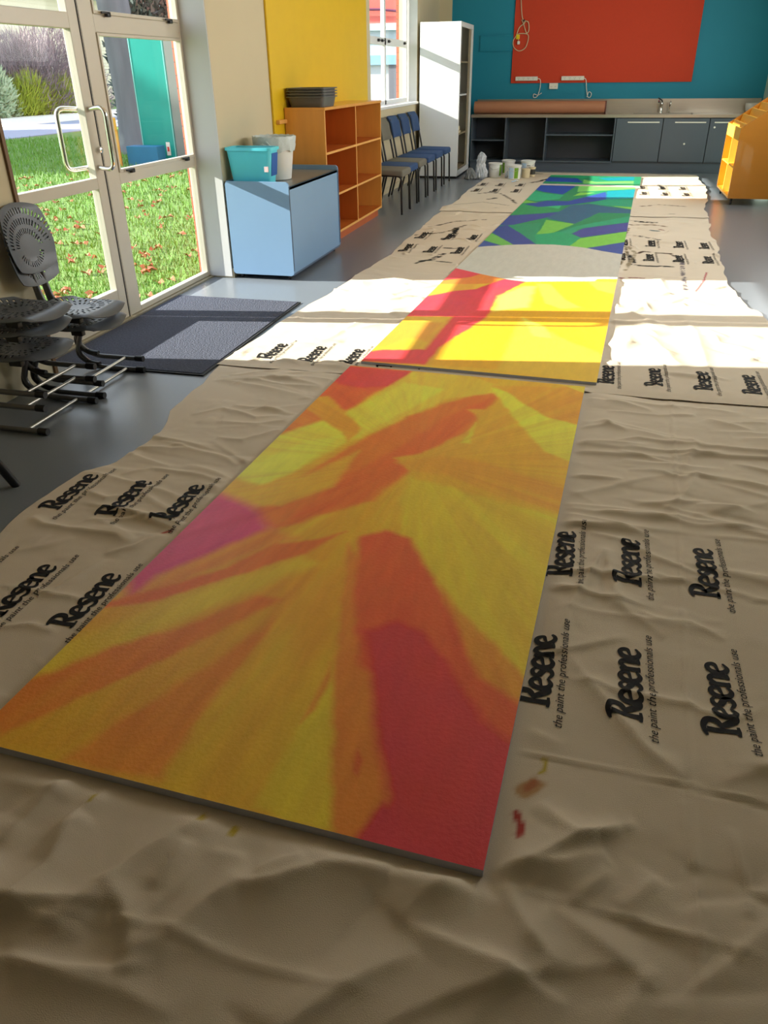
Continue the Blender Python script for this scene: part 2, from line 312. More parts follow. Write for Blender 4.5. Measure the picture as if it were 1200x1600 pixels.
RIDGES_MID=[
(0.01,0.02,[(-1.708,9.308),(-1.368,9.271),(-0.891,9.214),(-0.69,9.343)]),
(0.006,0.02,[(-1.373,5.137),(-1.216,5.443),(-1.01,5.582)]),
(0.005,0.02,[(-1.442,4.099),(-1.352,4.585),(-1.121,5.02)]),
(0.01,0.03,[(0.468,6.006),(0.524,6.133),(0.554,5.753)]),
(0.008,0.03,[(0.33,4.733),(0.406,4.568),(0.515,4.144),(0.565,4.097)]),
(0.008,0.03,[(0.606,5.152),(0.659,4.767),(0.658,4.235),(0.668,4.064)]),
(0.007,0.03,[(0.307,5.599),(0.454,5.68),(0.616,5.614),(0.824,5.374),(0.994,5.41)]),
(0.007,0.03,[(0.242,4.33),(0.284,4.473),(0.277,4.648)]),
(0.006,0.02,[(0.359,9.092),(0.769,9.166),(1.134,9.172)]),
(0.006,0.02,[(0.429,9.683),(0.633,9.857),(0.893,9.631)])]
STAINS_FAR=[
((18,18,20),0.0275,[(-1.327,6.392),(-1.261,6.465),(-1.21,6.711)]),
((18,18,20),0.022,[(-1.242,6.973),(-1.156,6.973),(-1.063,7.034)]),
((18,18,20),0.0275,[(-1.266,7.505),(-1.307,7.964)]),
((18,18,20),0.0165,[(-1.328,7.347),(-1.282,7.703),(-1.298,8.021)]),
((90,80,60),0.0165,[(-1.624,7.536),(-1.391,7.683),(-1.24,8.144)]),
((70,60,50),0.0165,[(-1.599,7.965),(-1.393,8.349),(-1.098,8.524)]),
((18,18,20),0.0275,[(-1.437,10.46),(-1.31,10.607),(-1.229,10.548)]),
((18,18,20),0.033,[(-1.251,9.979),(-1.193,10.071)]),
((18,18,20),0.022,[(-1.136,9.283),(-1.069,9.266)]),
((60,60,50),0.0165,[(-1.355,6.297),(-1.292,6.459),(-1.086,6.388)]),
((70,60,50),0.0165,[(-1.175,10.503),(-0.97,9.946),(-0.893,9.648)]),
((18,18,20),0.033,[(-0.876,11.664),(-0.772,11.853),(-0.709,12.086)]),
((18,18,20),0.033,[(-1.04,12.755),(-0.839,12.734)]),
((80,70,55),0.011,[(-1.583,9.453),(-1.282,9.703),(-0.964,9.487)]),
((26,24,24),0.0385,[(0.343,8.738),(0.476,8.684),(0.589,8.639)]),
((60,50,45),0.022,[(0.353,7.869),(0.48,7.802),(0.605,7.736)]),
((18,18,20),0.0275,[(0.334,6.951),(0.348,6.6)]),
((70,50,40),0.0165,[(0.395,7.038),(0.442,7.124),(0.572,7.073),(0.659,7.075),(0.694,6.949)]),
((18,18,20),0.0193,[(0.368,6.57),(0.491,6.562),(0.642,6.579)]),
((120,50,60),0.0165,[(0.245,6.093),(0.318,6.138),(0.409,6.144)]),
((170,60,80),0.0083,[(0.882,6.417),(0.824,6.08),(0.749,5.794)]),
((110,100,105),0.0165,[(0.729,6.744),(0.702,6.288),(0.686,5.833)]),
((130,115,90),0.0138,[(0.228,6.443),(0.306,7.021),(0.285,7.674),(0.343,8.256)]),
((60,90,100),0.022,[(0.528,8.191),(0.61,8.157)]),
((120,60,40),0.0165,[(0.631,8.26),(0.693,8.172)]),
((18,18,20),0.0275,[(0.789,9.194),(0.812,9.198)]),
((120,95,70),0.0275,[(0.365,8.468),(0.575,8.507),(0.708,8.427)]),
((100,80,60),0.0165,[(0.508,9.697),(0.713,9.871),(0.981,9.78)]),
((18,18,20),0.0275,[(0.804,11.681),(0.855,10.97)]),
((150,135,110),0.0165,[(0.311,7.337),(0.38,7.035),(0.282,6.389)])]
STAINS_NEAR=[
((168,24,26),0.011,[(-0.016,1.122),(-0.001,1.085),(-0.005,1.065)]),
((190,150,110),0.02,[(-0.003,1.185),(0.022,1.222)]),
((176,110,80),0.012,[(-0.0,1.194),(0.015,1.216)]),
((190,165,40),0.007,[(0.031,1.29),(0.036,1.258),(0.027,1.248)]),
((190,165,40),0.01,[(-0.574,0.944),(-0.571,0.925)]),
((190,165,40),0.008,[(-0.65,0.959),(-0.648,0.942)]),
((190,165,60),0.007,[(-0.898,0.943),(-0.896,0.926)]),
((180,60,50),0.008,[(-1.3,1.985),(-1.278,1.999)])]

# ================================================================= materials
M_floor = mat('vinyl floor', srgb(118, 124, 132), rough=.28, var=.10, vscale=140, spec=.5)
M_cream = mat('cream wall paint', srgb(205, 192, 160), rough=.7, var=.03, vscale=3)
M_reveal = mat('white reveal paint', srgb(205, 205, 205), rough=.5, var=.02)
M_yel = mat('yellow pinboard paint', srgb(226, 186, 20), rough=.5, var=.05, vscale=5, bump=.05)
M_teal = mat('teal wall paint', srgb(8, 132, 160), rough=.6, var=.04, vscale=4)
M_redb = mat('red pinboard fabric', srgb(202, 62, 32), rough=.8, var=.05, vscale=30, bump=.1, bscale=300)
M_ceil = mat('ceiling paint', srgb(235, 232, 224), rough=.8)
M_alu = mat('aluminium joinery', srgb(206, 198, 182), rough=.35, metal=.1, var=.02)
M_alud = mat('dark gasket', srgb(60, 58, 54), rough=.6)
M_chrome = mat('polished steel', srgb(225, 222, 218), rough=.12, metal=1.)
M_steel = mat('brushed stainless steel', srgb(190, 182, 168), rough=.3, metal=.9, var=.06, vscale=12, stretch=(.4, 8, 8))
M_black = mat('black plastic', srgb(28, 28, 30), rough=.45)
M_blackm = mat('black powder coated tube', srgb(22, 22, 24), rough=.35)
M_greyp = mat('grey plastic', srgb(92, 96, 102), rough=.33, var=.04, vscale=20, bump=.05, bscale=300)
M_tubeg = mat('grey painted steel tube', srgb(108, 108, 110), rough=.35, metal=.3)
M_mat = mat('ribbed charcoal mat pile', srgb(84, 87, 100), rough=.95, var=.6, vscale=90, bump=1.0, bscale=130, spec=.1)
M_mate = mat('black rubber edge', srgb(30, 31, 34), rough=.7)
M_blue = mat('blue grey laminate', srgb(125, 158, 192), rough=.38, var=.03, vscale=6)
M_bluetop = mat('worn grey top', srgb(120, 124, 124), rough=.35, var=.05, vscale=5)
M_blued = mat('dark blue edging', srgb(78, 96, 120), rough=.45)
M_tub = mat('turquoise plastic', srgb(90, 212, 232), rough=.4, var=.02)
M_pail = mat('white pail plastic', srgb(228, 228, 224), rough=.4, var=.03)
M_bag = mat('pale bin liner', srgb(196, 206, 206), rough=.4, bump=.3, bscale=40)
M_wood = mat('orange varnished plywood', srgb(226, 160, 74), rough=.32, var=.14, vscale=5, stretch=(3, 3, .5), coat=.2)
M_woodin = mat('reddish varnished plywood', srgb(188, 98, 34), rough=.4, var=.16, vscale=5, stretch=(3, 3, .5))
M_woodedge = mat('pale ply edge', srgb(232, 170, 90), rough=.45, var=.12, vscale=30)
M_woodk = mat('red brown plinth', srgb(186, 96, 52), rough=.45, var=.1)
M_honey = mat('honey varnished plywood', srgb(196, 126, 30), rough=.3, var=.08, vscale=4, stretch=(.6, .6, 3), coat=.25)
M_honeyl = mat('light honey plywood', srgb(244, 190, 74), rough=.35, var=.06, vscale=6)
M_tray = mat('dark grey tray plastic', srgb(92, 92, 90), rough=.4)
M_fgrey = mat('grey upholstery', srgb(118, 114, 104), rough=.95, var=.15, vscale=120, bump=.3, bscale=400, spec=.2)
M_fblue = mat('blue upholstery', srgb(62, 84, 124), rough=.95, var=.15, vscale=120, bump=.3, bscale=400, spec=.2)
M_white = mat('white cabinet paint', srgb(226, 228, 230), rough=.4, var=.01)
M_whiteg = mat('beige steel interior', srgb(150, 138, 112), rough=.5, var=.04)
M_dkcab = mat('charcoal blue laminate', srgb(78, 88, 100), rough=.45, var=.03)
M_dkin = mat('dark cabinet interior', srgb(66, 70, 78), rough=.6, var=.03)
M_kraft = mat('brown kraft paper', srgb(178, 122, 90), rough=.7, var=.06, vscale=3, stretch=(3, 1, 1))
M_wplas = mat('white switch plastic', srgb(232, 228, 218), rough=.4)
M_cord = mat('pale cord', srgb(210, 196, 160), rough=.5)
M_plugy = mat('yellow tag plastic', srgb(240, 210, 30), rough=.4)
M_green = mat('green pail label', srgb(110, 160, 30), rough=.5)
M_lblue = mat('pale blue pail label', srgb(190, 215, 240), rough=.5)
M_beigep = mat('beige paint', srgb(216, 202, 168), rough=.5)
M_ink = mat('black printing ink', srgb(30, 28, 28), rough=.75, spec=.2)
M_brick = None
def brick_mat():
    m = bpy.data.materials.new('red brick'); m.use_nodes = True; nt = m.node_tree; b = nt.nodes['Principled BSDF']
    co = nt.nodes.new('ShaderNodeTexCoord'); mp = nt.nodes.new('ShaderNodeMapping'); mp.inputs['Rotation'].default_value = (0, PI/2, PI/2)
    sx = nt.nodes.new('ShaderNodeSeparateXYZ'); cb = nt.nodes.new('ShaderNodeCombineXYZ'); ad = nt.nodes.new('ShaderNodeMath')
    nt.links.new(co.outputs['Object'], sx.inputs[0]); nt.links.new(sx.outputs['X'], ad.inputs[0]); nt.links.new(sx.outputs['Y'], ad.inputs[1])
    nt.links.new(ad.outputs[0], cb.inputs[0]); nt.links.new(sx.outputs['Z'], cb.inputs[1])
    br = nt.nodes.new('ShaderNodeTexBrick'); br.inputs['Scale'].default_value = 1; br.inputs['Brick Width'].default_value = .22; br.inputs['Row Height'].default_value = .08
    br.inputs['Mortar Size'].default_value = .005
    br.inputs['Color1'].default_value = (*srgb(206, 106, 84), 1); br.inputs['Color2'].default_value = (*srgb(190, 92, 72), 1); br.inputs['Mortar'].default_value = (*srgb(130, 90, 76), 1)
    nt.links.new(cb.outputs[0], br.inputs[0]); nt.links.new(br.outputs[0], b.inputs['Base Color']); b.inputs['Roughness'].default_value = .85
    return m
M_brick = brick_mat()
def glass_mat(name='clear window glass', tint=(.96, .98, .97), refl=1.0):
    m = bpy.data.materials.new(name); m.use_nodes = True; nt = m.node_tree; nt.nodes.clear()
    o = nt.nodes.new('ShaderNodeOutputMaterial'); mx = nt.nodes.new('ShaderNodeMixShader'); t = nt.nodes.new('ShaderNodeBsdfTransparent'); g = nt.nodes.new('ShaderNodeBsdfGlossy')
    lw = nt.nodes.new('ShaderNodeLayerWeight'); lw.inputs[0].default_value = .5; pw = nt.nodes.new('ShaderNodeMath'); pw.operation = 'POWER'; pw.inputs[1].default_value = 4.0
    f = nt.nodes.new('ShaderNodeMath'); f.operation = 'MULTIPLY_ADD'; f.inputs[1].default_value = .14; f.inputs[2].default_value = .008
    nt.links.new(lw.outputs['Facing'], pw.inputs[0]); nt.links.new(pw.outputs[0], f.inputs[0]); t.inputs[0].default_value = (*tint, 1); g.inputs['Roughness'].default_value = .02
    nt.links.new(f.outputs[0], mx.inputs[0]); nt.links.new(t.outputs[0], mx.inputs[1]); nt.links.new(g.outputs[0], mx.inputs[2]); nt.links.new(mx.outputs[0], o.inputs[0])
    return m
M_glass = glass_mat()

# ================================================================= the room
XL, XR, YB, YF, ZC = -2.64, 2.22, 13.85, -4.0, 2.85
XD = -2.83      # inner face of the joinery
struct(mesh_obj('floor', B((-2.92, 2.4, YF-.1, YB+.1, -.06, 0)), M_floor))
struct(mesh_obj('ceiling', B((-3.0, 2.4, YF-.1, YB+.1, ZC, ZC+.12)), M_ceil))
Y0, Y1, ZD = 3.32, 5.58, 2.45      # door recess
W0, W1, WS, WT = 9.72, 12.22, 1.0, 2.5
struct(mesh_obj('wall_left', B((-2.9, XL, YF, Y0, 0, ZC), (-2.9, XL, Y0, Y1, ZD, ZC), (-2.9, XL, Y1, W0, 0, ZC),
    (-2.9, XL, W0, W1, 0, WS-.03), (-2.9, XL, W0, W1, WT, ZC), (-2.9, XL, W1, YB, 0, ZC)), M_cream))
struct(mesh_obj('wall_back', B((-2.9, 2.4, YB, YB+.12, 0, ZC)), M_teal))
struct(mesh_obj('wall_right', B((XR, XR+.12, YF, 4.1, 0, ZC), (XR, XR+.12, 11.7, YB, 0, ZC), (XR, XR+.12, 4.1, 11.7, 0, 1.5), (XR, XR+.12, 4.1, 11.7, 2.5, ZC)),
    mat('pale green wall paint', srgb(176, 196, 186), rough=.7)))
struct(mesh_obj('wall_rear', B((-2.9, 2.4, YF-.12, YF, 0, ZC)), M_cream))
struct(mesh_obj('trim_1', B((XL-.001, XL+.012, Y0-.012, Y0+.01, 0, ZD)), mat('brown corner trim', srgb(120, 90, 60))))
struct(mesh_obj('trim_2', B((XD-.03, XL-.001, Y1-.012, Y1-.001, .012, ZD-.01)), M_reveal))
struct(mesh_obj('trim_3', B((XL, -2.45, YB-.02, YB, 0, ZC)), M_cream))
struct(mesh_obj('trim_4', B((XD, XL, W1-.008, W1-.001, WS, WT)), M_reveal))
struct(mesh_obj('trim_8', B((-2.905, XD-.052, 5.605, 5.655, -.05, 2.45)), M_white))
struct(mesh_obj('baseboard_left', B((XL, XL+.012, Y1, W0+2.2, 0, .07)), M_cream))
struct(mesh_obj('wall_brick', B((-2.955, -2.905, 5.66, 9.62, -.3, 3.2), (-2.955, -2.905, 12.28, 14.2, -.3, 3.2), (-2.955, -2.905, 9.62, 12.28, -.3, .9), (-2.955, -2.905, -5, 3.2, -.3, 3.2)), M_brick))

# ---- door_1 (opening leaf) and door_2 (leaf with hinged sashes)
def frame_bars(y0, y1, z0, z1, st, bars, x0=-.05, x1=0.):
    b = [(XD+x0, XD+x1, y0, y0+st[0], z0, z1), (XD+x0, XD+x1, y1-st[1], y1, z0, z1)]
    for a, c in bars: b.append((XD+x0, XD+x1, y0+st[0], y1-st[1], a, c))
    return b
d = mesh_obj('door_1', B(*frame_bars(3.47, 4.385, .012, 2.35, (.075, .085), [(.012, .20), (.785, .845), (1.585, 1.66), (2.27, 2.35)]), bev=.004), M_alu); struct(d)
mesh_obj('glass_pane', B((XD-.03, XD-.024, 3.545, 4.30, .2, 2.27)), M_glass, d)
mesh_obj('gasket', B((XD-.04, XD+.002, 4.386, 4.394, .012, 2.35)), M_alud, d)
bm = bmesh.new()
tube(bm, roundpath([(XD, 4.335, 1.20), (XD+.10, 4.335, 1.215), (XD+.10, 4.335, .885), (XD, 4.335, .90)], .05, 6), .0135, 12)
mesh_obj('pull_handle', bm, M_chrome, d, True)
bm = bmesh.new()
tube(bm, roundpath([(XD-.05, 4.33, 1.20), (XD-.12, 4.20, 1.21), (XD-.12, 4.20, .89), (XD-.05, 4.33, .90)], .05, 6), .0135, 12)
mesh_obj('outer_pull_handle', bm, M_chrome, d, True)
bm = bmesh.new(); lathe(bm, [(.017, 0), (.017, .02), (.008, .024)], 16)
h = mesh_obj('lock_cylinder', bm, M_chrome, d, True, loc=(XD, 4.365, .99)); h.rotation_euler = (0, PI/2, 0)
# right-hand leaf
d = mesh_obj('door_2', B(*frame_bars(4.405, 5.60, .012, 2.35, (.135, .055), [(.012, .045), (.785, .85), (1.575, 1.665), (2.27, 2.35)]), bev=.004), M_alu); struct(d)
mesh_obj('glass_pane', B((XD-.03, XD-.024, 4.54, 5.545, .045, .775)), M_glass, d)
for a, b_ in ((.85, 1.575), (1.665, 2.27)):
    s = mesh_obj('hinged_sash', B(*frame_bars(4.54, 5.545, a, b_, (.016, .016), [(a, a+.018), (b_-.016, b_)], -.03, .008), bev=.002), M_alu, d)
    mesh_obj('glass_pane', B((XD-.02, XD-.014, 4.556, 5.529, a+.022, b_-.016)), M_glass, s)
    for yy in (4.66, 5.40):
        bm = bmesh.new(); box(bm, XD+.006, XD+.03, yy-.016, yy+.022, a-.012, a+.014, .005); box(bm, XD+.018, XD+.03, yy-.07, yy+.01, a+.002, a+.014, .003)
        mesh_obj('window_latch', bm, M_black, s, True)
struct(mesh_obj('trim_5', B((XD-.10, XD+.03, 3.45, 5.62, 0.0, .011)), mat('door sill metal', srgb(170, 160, 138), rough=.4, metal=.4)))
struct(mesh_obj('trim_6', B((XD-.06, XD+.0, 3.32, 3.465, .012, 2.42), (XD-.06, XD+.0, 3.465, 5.6, 2.355, 2.449)), M_alu))
# ---- far window
bars = [(XD, XD+.05, W0+.01, W0+.05, WS, WT), (XD, XD+.05, W1-.06, W1-.02, WS, WT), (XD, XD+.05, 10.93, 11.0, WS, WT), (XD, XD+.05, W0+.05, W1-.06, WS, WS+.05),
        (XD, XD+.05, W0+.05, W1-.06, 1.66, 1.74), (XD, XD+.05, W0+.05, W1-.06, WT-.05, WT)]
w = mesh_obj('window_1', B(*bars, bev=.003), M_white); struct(w)
mesh_obj('glass_pane', B((XD+.02, XD+.026, W0+.05, W1-.06, WS+.05, WT-.05)), M_glass, w)
mesh_obj('window_sill', B((XD+.05, XL+.03, W0, W1, WS-.03, WS), bev=.004), M_white, w)
for yy in (10.6, 10.78, 11.12, 12.0):
    bm = bmesh.new(); box(bm, XD+.05, XD+.075, yy-.025, yy+.02, 1.69, 1.72, .004); box(bm, XD+.06, XD+.075, yy-.03, yy+.06, 1.70, 1.712, .003)
    mesh_obj('window_latch', bm, M_black, w, True)

# ---- yellow panel, red pinboard, rail
o = mesh_obj('pinboard', B((XL+.001, XL+.018, 6.62, 9.52, .87, 2.75), bev=.002), M_yel); tag(o, 'tall yellow painted pinboard covering the left wall above the orange bookcase', 'pinboard')
o = mesh_obj('pinboard', B((-1.49, 1.18, YB-.022, YB-.001, 1.195, 2.6), bev=.002), M_redb); tag(o, 'large orange red pinboard on the teal wall above the sink bench', 'pinboard')
o = mesh_obj('cable_trunking', B((-2.0, -1.495, YB-.025, YB, 1.63, 1.645), (-2.0, -1.495, YB-.025, YB, 1.83, 1.845), (-2.0, -1.495, YB-.018, YB, 1.645, 1.83)), M_teal); tag(o, 'teal painted trunking rail on the wall left of the red pinboard', 'trunking')
o = mesh_obj('wooden_rail', B((XL+.019, XL+.05, 6.66, 6.84, 1.0, 1.03), bev=.003), M_woodedge); tag(o, 'short pale wooden rail on the yellow pinboard behind the bookcase', 'rail')

# ================================================================= entrance mat
t = thing('entrance_mat', 'charcoal entrance mat lying in front of the glass doors', 'mat', (0, 0, 0))
mx0, mx1, my0, my1 = -2.79, -1.87, 3.47, 4.97
mesh_obj('mat_pile', B((mx0+.012, mx1-.018, my0+.018, my1-.01, .001, .011)), M_mat, t)
mesh_obj('rubber_edge', B((mx0, mx1, my0, my0+.018, .0005, .008), (mx1-.018, mx1, my0+.018, my1, .0005, .008), (mx0, mx1-.018, my1-.01, my1, .0005, .008), bev=.002), M_mate, t)

# ================================================================= painted boards
def paint(U, V, art, div):
    far_ = len(art) > 40
    Cc = np.zeros(U.shape+(3,)); sx = U[0, 1]-U[0, 0]; sy = V[1, 0]-V[0, 0]
    jx = (fbm(U*16, V*16, 31, 5)-.5); jy = (fbm(U*16, V*16, 47, 5)-.5)
    Wb = U.max()
    for k_, (col, soft, poly) in enumerate(art):
        P = np.array(poly, float)
        if far_: P[:, 0] *= 1.22/(1.2+.055*np.clip(P[:, 1], 0, 9)/7.5)
        P[:, 0] = np.where(P[:, 0] > Wb-.05, Wb+.15, np.where(P[:, 0] < .025, -.12, P[:, 0]))
        if k_ == 0: P = np.array([(-1, -1), (3, -1), (3, 2.75), (-1, 2.75)])
        if far_ and tuple(col) == (34, 122, 86): P = np.array([(-1, 2.75), (3, 2.75), (3, 10), (-1, 10)])
        n = len(P); jit = .010 if soft > .012 else (.006 if soft else 0)
        X = U+jx*jit*2; Y = V+jy*jit*2; ins = np.zeros(U.shape, bool); D = np.full(U.shape, 1e9)
        for i in range(n):
            ax, ay = P[i]; bx, by = P[(i+1) % n]
            if ay != by:
                c = ((ay > Y) != (by > Y)) & (X < (bx-ax)*(Y-ay)/(by-ay)+ax); ins ^= c
            dx, dy = bx-ax, by-ay; L = dx*dx+dy*dy+1e-12
            tt = np.clip(((X-ax)*dx+(Y-ay)*dy)/L, 0, 1); D = np.minimum(D, np.hypot(X-ax-tt*dx, Y-ay-tt*dy))
        sd_ = np.where(ins, D, -D); s = max(soft*.75, .002)
        a = np.clip(.5+sd_/(2*s), 0, 1); a = a*a*(3-2*a)
        lin = np.array(srgb(*col))/div
        Cc = Cc*(1-a[..., None])+np.clip(lin, 0, .92)*a[..., None]
    if not far_:
        th = np.arctan2(V-1.72, U-.62); r = np.hypot(U-.62, V-1.72)
        st = fbm(th*14+5, r*1.6, 61, 4)-.5; s2 = fbm(th*40, r*3, 67, 3)-.5; e_ = np.clip(r/.5, .1, 1)
        Cc = Cc*np.stack([1+.14*st*e_+.06*s2, 1+.42*st*e_+.16*s2, 1+.3*st], -1)
    return np.clip(Cc, 0, .93)
def board_mat(name):
    m = mat(name, (1, 1, 1), rough=.42, spec=.45, bump=.12, bscale=90); nt = m.node_tree; b = nt.nodes['Principled BSDF']
    at = nt.nodes.new('ShaderNodeVertexColor'); at.layer_name = 'paint'
    co = nt.nodes.new('ShaderNodeTexCoord'); mp = nt.nodes.new('ShaderNodeMapping'); mp.inputs['Scale'].default_value = (9, 2.2, 1); mp.inputs['Rotation'].default_value = (0, 0, .35)
    n = nt.nodes.new('ShaderNodeTexNoise'); n.inputs['Scale'].default_value = 2.5; n.inputs['Detail'].default_value = 8; n.inputs['Roughness'].default_value = .65
    nt.links.new(co.outputs['Object'], mp.inputs[0]); nt.links.new(mp.outputs[0], n.inputs[0])
    h = nt.nodes.new('ShaderNodeHueSaturation'); mr = nt.nodes.new('ShaderNodeMapRange'); mr.inputs[3].default_value = .82; mr.inputs[4].default_value = 1.16
    nt.links.new(n.outputs[0], mr.inputs[0]); nt.links.new(mr.outputs[0], h.inputs['Value'])
    mr2 = nt.nodes.new('ShaderNodeMapRange'); mr2.inputs[3].default_value = .487; mr2.inputs[4].default_value = .504
    n3 = nt.nodes.new('ShaderNodeTexNoise'); n3.inputs['Scale'].default_value = 5; n3.inputs['Detail'].default_value = 5; nt.links.new(co.outputs['Object'], n3.inputs[0])
    nt.links.new(n3.outputs[0], mr2.inputs[0]); nt.links.new(mr2.outputs[0], h.inputs['Hue'])
    nt.links.new(at.outputs[0], h.inputs['Color']); nt.links.new(h.outputs[0], b.inputs['Base Color'])
    return m
M_board = board_mat('painted board face')
M_bedge = mat('grey board edge', srgb(185, 186, 200), rough=.7, var=.1, vscale=30)
def board(origin, ang, w, v0, v1, step, art, div, label, zb=.007, zt=.030):
    t = thing('painted_board', label, 'painted board', (origin[0], origin[1], 0), ang, None)
    nx = int(w/step)+1; ny = int((v1-v0)/step)+1
    us = np.linspace(0, w, nx); vs = np.linspace(v0, v1, ny); U, V = np.meshgrid(us, vs)
    col = paint(U, V, art, div)
    verts = np.stack([U, V, np.full(U.shape, zt)], -1).reshape(-1, 3)
    ii = np.arange(nx-1)[None]+np.arange(ny-1)[:, None]*nx
    F = np.stack([ii, ii+1, ii+1+nx, ii+nx], -1).reshape(-1, 4)
    me = bpy.data.meshes.new('painted_face'); me.from_pydata(verts.tolist(), [], F.tolist())
    ca = me.color_attributes.new('paint', 'FLOAT_COLOR', 'POINT')
    ca.data.foreach_set('color', np.concatenate([col.reshape(-1, 3), np.ones((nx*ny, 1))], 1).ravel().astype(np.float32))
    me.materials.append(M_board); o = bpy.data.objects.new('painted_face', me); link(o, t)
    mesh_obj('board_core', B((0.0005, w-.0005, v0+.0005, v1-.0005, zb, zt-.0006), bev=.0008), M_bedge, t)
    return t
O1 = (-1.26186752, 1.00883425); A1 = -.0430810824
board(O1, A1, 1.2, 0, 2.7155, .0055, ART_NEAR, .57, 'nearest and largest painted board, a red wedge among yellow and orange rays')
O2 = (-1.112, 3.80); A2 = -.0503
board(O2, A2, 1.22, 0, 2.515, .0085, ART_FAR, .62, 'second board from the camera, red and yellow rays meeting the white circle, in strong sun')
board(O2, A2, 1.22, 2.5155, 5.03, .0085, ART_FAR, .62, 'third board, far part of the white circle and the blue and green bands behind it')
board(O2, A2, 1.22, 5.0305, 7.52, .012, ART_FAR, .62, 'fourth board, blue and green bands only, just before the pale gap')
board(O2, A2, 1.27, 7.70, 8.72, .012, ART_FAR, .62, 'short farthest painted board, beyond the pale gap near the sink cupboards')

# ================================================================= drop cloths
def in_board(X, Y, soft=.035):
    m = np.zeros(X.shape)
    for O, A, w, v0, v1 in ((O1, A1, 1.2, 0, 2.7155), (O2, A2, 1.22, 0, 7.52), (O2, A2, 1.27, 7.70, 8.72)):
        c, s = math.cos(A), math.sin(A); dx = X-O[0]; dy = Y-O[1]; u = dx*c+dy*s; v = -dx*s+dy*c
        d = np.minimum(np.minimum(u, w-u), np.minimum(v-v0, v1-v)); m = np.maximum(m, np.clip(1+d/soft, 0, 1))
    return m*m*(3-2*m)
def ridges(X, Y, L):
    H = np.zeros(X.shape)
    for a, w, pts in L:
        P = np.array(pts); lo = P.min(0)-5*w; hi = P.max(0)+5*w
        m = (X > lo[0]) & (X < hi[0]) & (Y > lo[1]) & (Y < hi[1])
        if not m.any(): continue
        D, T = seg_dist(X[m]+.012*(fbm(X[m]*14, Y[m]*14, 5)-.5), Y[m]+.02*(fbm(X[m]*9, Y[m]*9, 6)-.5), pts)
        H[m] += a*np.exp(-(D/w)**1.1)*np.sin(np.clip(T, .0, 1)*PI)**.5
    return H
def wr(X, Y, k, amp, sx, sy, ang):
    c, s = math.cos(ang), math.sin(ang); a = X*c+Y*s; b = -X*s+Y*c
    a = a+.15*(fbm(X*2.5, Y*2.5, k+50)-.5); b = b+.15*(fbm(X*2.5, Y*2.5, k+60)-.5)
    n = fbm(a*sx, b*sy, k, 3); return amp*np.clip(1-np.abs(2*n-1)*1.35, 0, 1)**2.2
def creases(seed, n, xr, yr, dirf, amp, wid, lng):
    r = random.Random(seed); L = []
    for k in range(n):
        x = r.uniform(*xr); y = r.uniform(*yr); a = dirf(x, y, r); l = r.uniform(*lng); m = 6; pts = []
        bend = r.uniform(-.5, .5)
        for q in range(m+1):
            pts.append((x, y)); x += l/m*math.cos(a); y += l/m*math.sin(a); a += bend/m+r.uniform(-.09, .09)
        L.append((r.uniform(*amp)*r.choice((1, 1, 1, -.7)), r.uniform(*wid), r.uniform(2.2, 4.5)*r.choice((-1, 1)), pts))
    return L
def tents(X, Y, L):      # sharp fold lines, steep on one side and long on the other
    H = np.zeros(X.shape)
    for a, w, asym, pts in L:
        P = np.array(pts); rad_ = 3.2*w*abs(asym); lo = P.min(0)-rad_; hi = P.max(0)+rad_
        m = (X > lo[0]) & (X < hi[0]) & (Y > lo[1]) & (Y < hi[1])
        if not m.any(): continue
        x = X[m]; y = Y[m]; D = np.full(x.shape, 1e9); T = np.zeros(x.shape); Sg = np.zeros(x.shape); n = len(pts)-1
        for i in range(n):
            ax, ay = P[i]; dx, dy = P[i+1]-P[i]; LL = dx*dx+dy*dy+1e-12; t = np.clip(((x-ax)*dx+(y-ay)*dy)/LL, 0, 1)
            d = np.hypot(x-ax-t*dx, y-ay-t*dy); s_ = np.sign((x-ax)*dy-(y-ay)*dx); k = d < D
            D = np.where(k, d, D); T = np.where(k, (i+t)/n, T); Sg = np.where(k, s_, Sg)
        ww = np.where(Sg*asym > 0, w*abs(asym), w)
        H[m] += a*np.exp(-np.sqrt((D/ww)**2+.03))*np.sin(T*PI)**.7
    return H
CR_NEAR = creases(11, 210, (-1.9, 2.0), (1.9, 3.9), lambda x, y, r: r.gauss(-.08, .22), (.004, .013), (.007, .016), (.2, .8)) \
    + creases(12, 45, (-1.9, 2.0), (1.2, 2.4), lambda x, y, r: r.gauss(-.1, .5), (.003, .009), (.006, .014), (.15, .5)) \
    + creases(13, 46, (-1.4, 1.0), (.4, 1.4), lambda x, y, r: r.gauss(.75, .35) if r.random() < .6 else r.gauss(-.25, .2), (.004, .012), (.008, .020), (.15, .55)) \
    + creases(14, 160, (-1.9, 2.0), (.4, 3.9), lambda x, y, r: r.uniform(0, 3.1), (.0015, .004), (.004, .008), (.05, .18))
CR_MID = creases(15, 90, (-1.8, 1.5), (3.7, 9.2), lambda x, y, r: r.gauss(-.1, .4), (.005, .012), (.008, .018), (.2, .8)) + creases(16, 200, (-1.8, 1.5), (3.7, 9.2), lambda x, y, r: r.uniform(0, 3.1), (.004, .010), (.006, .013), (.1, .3))
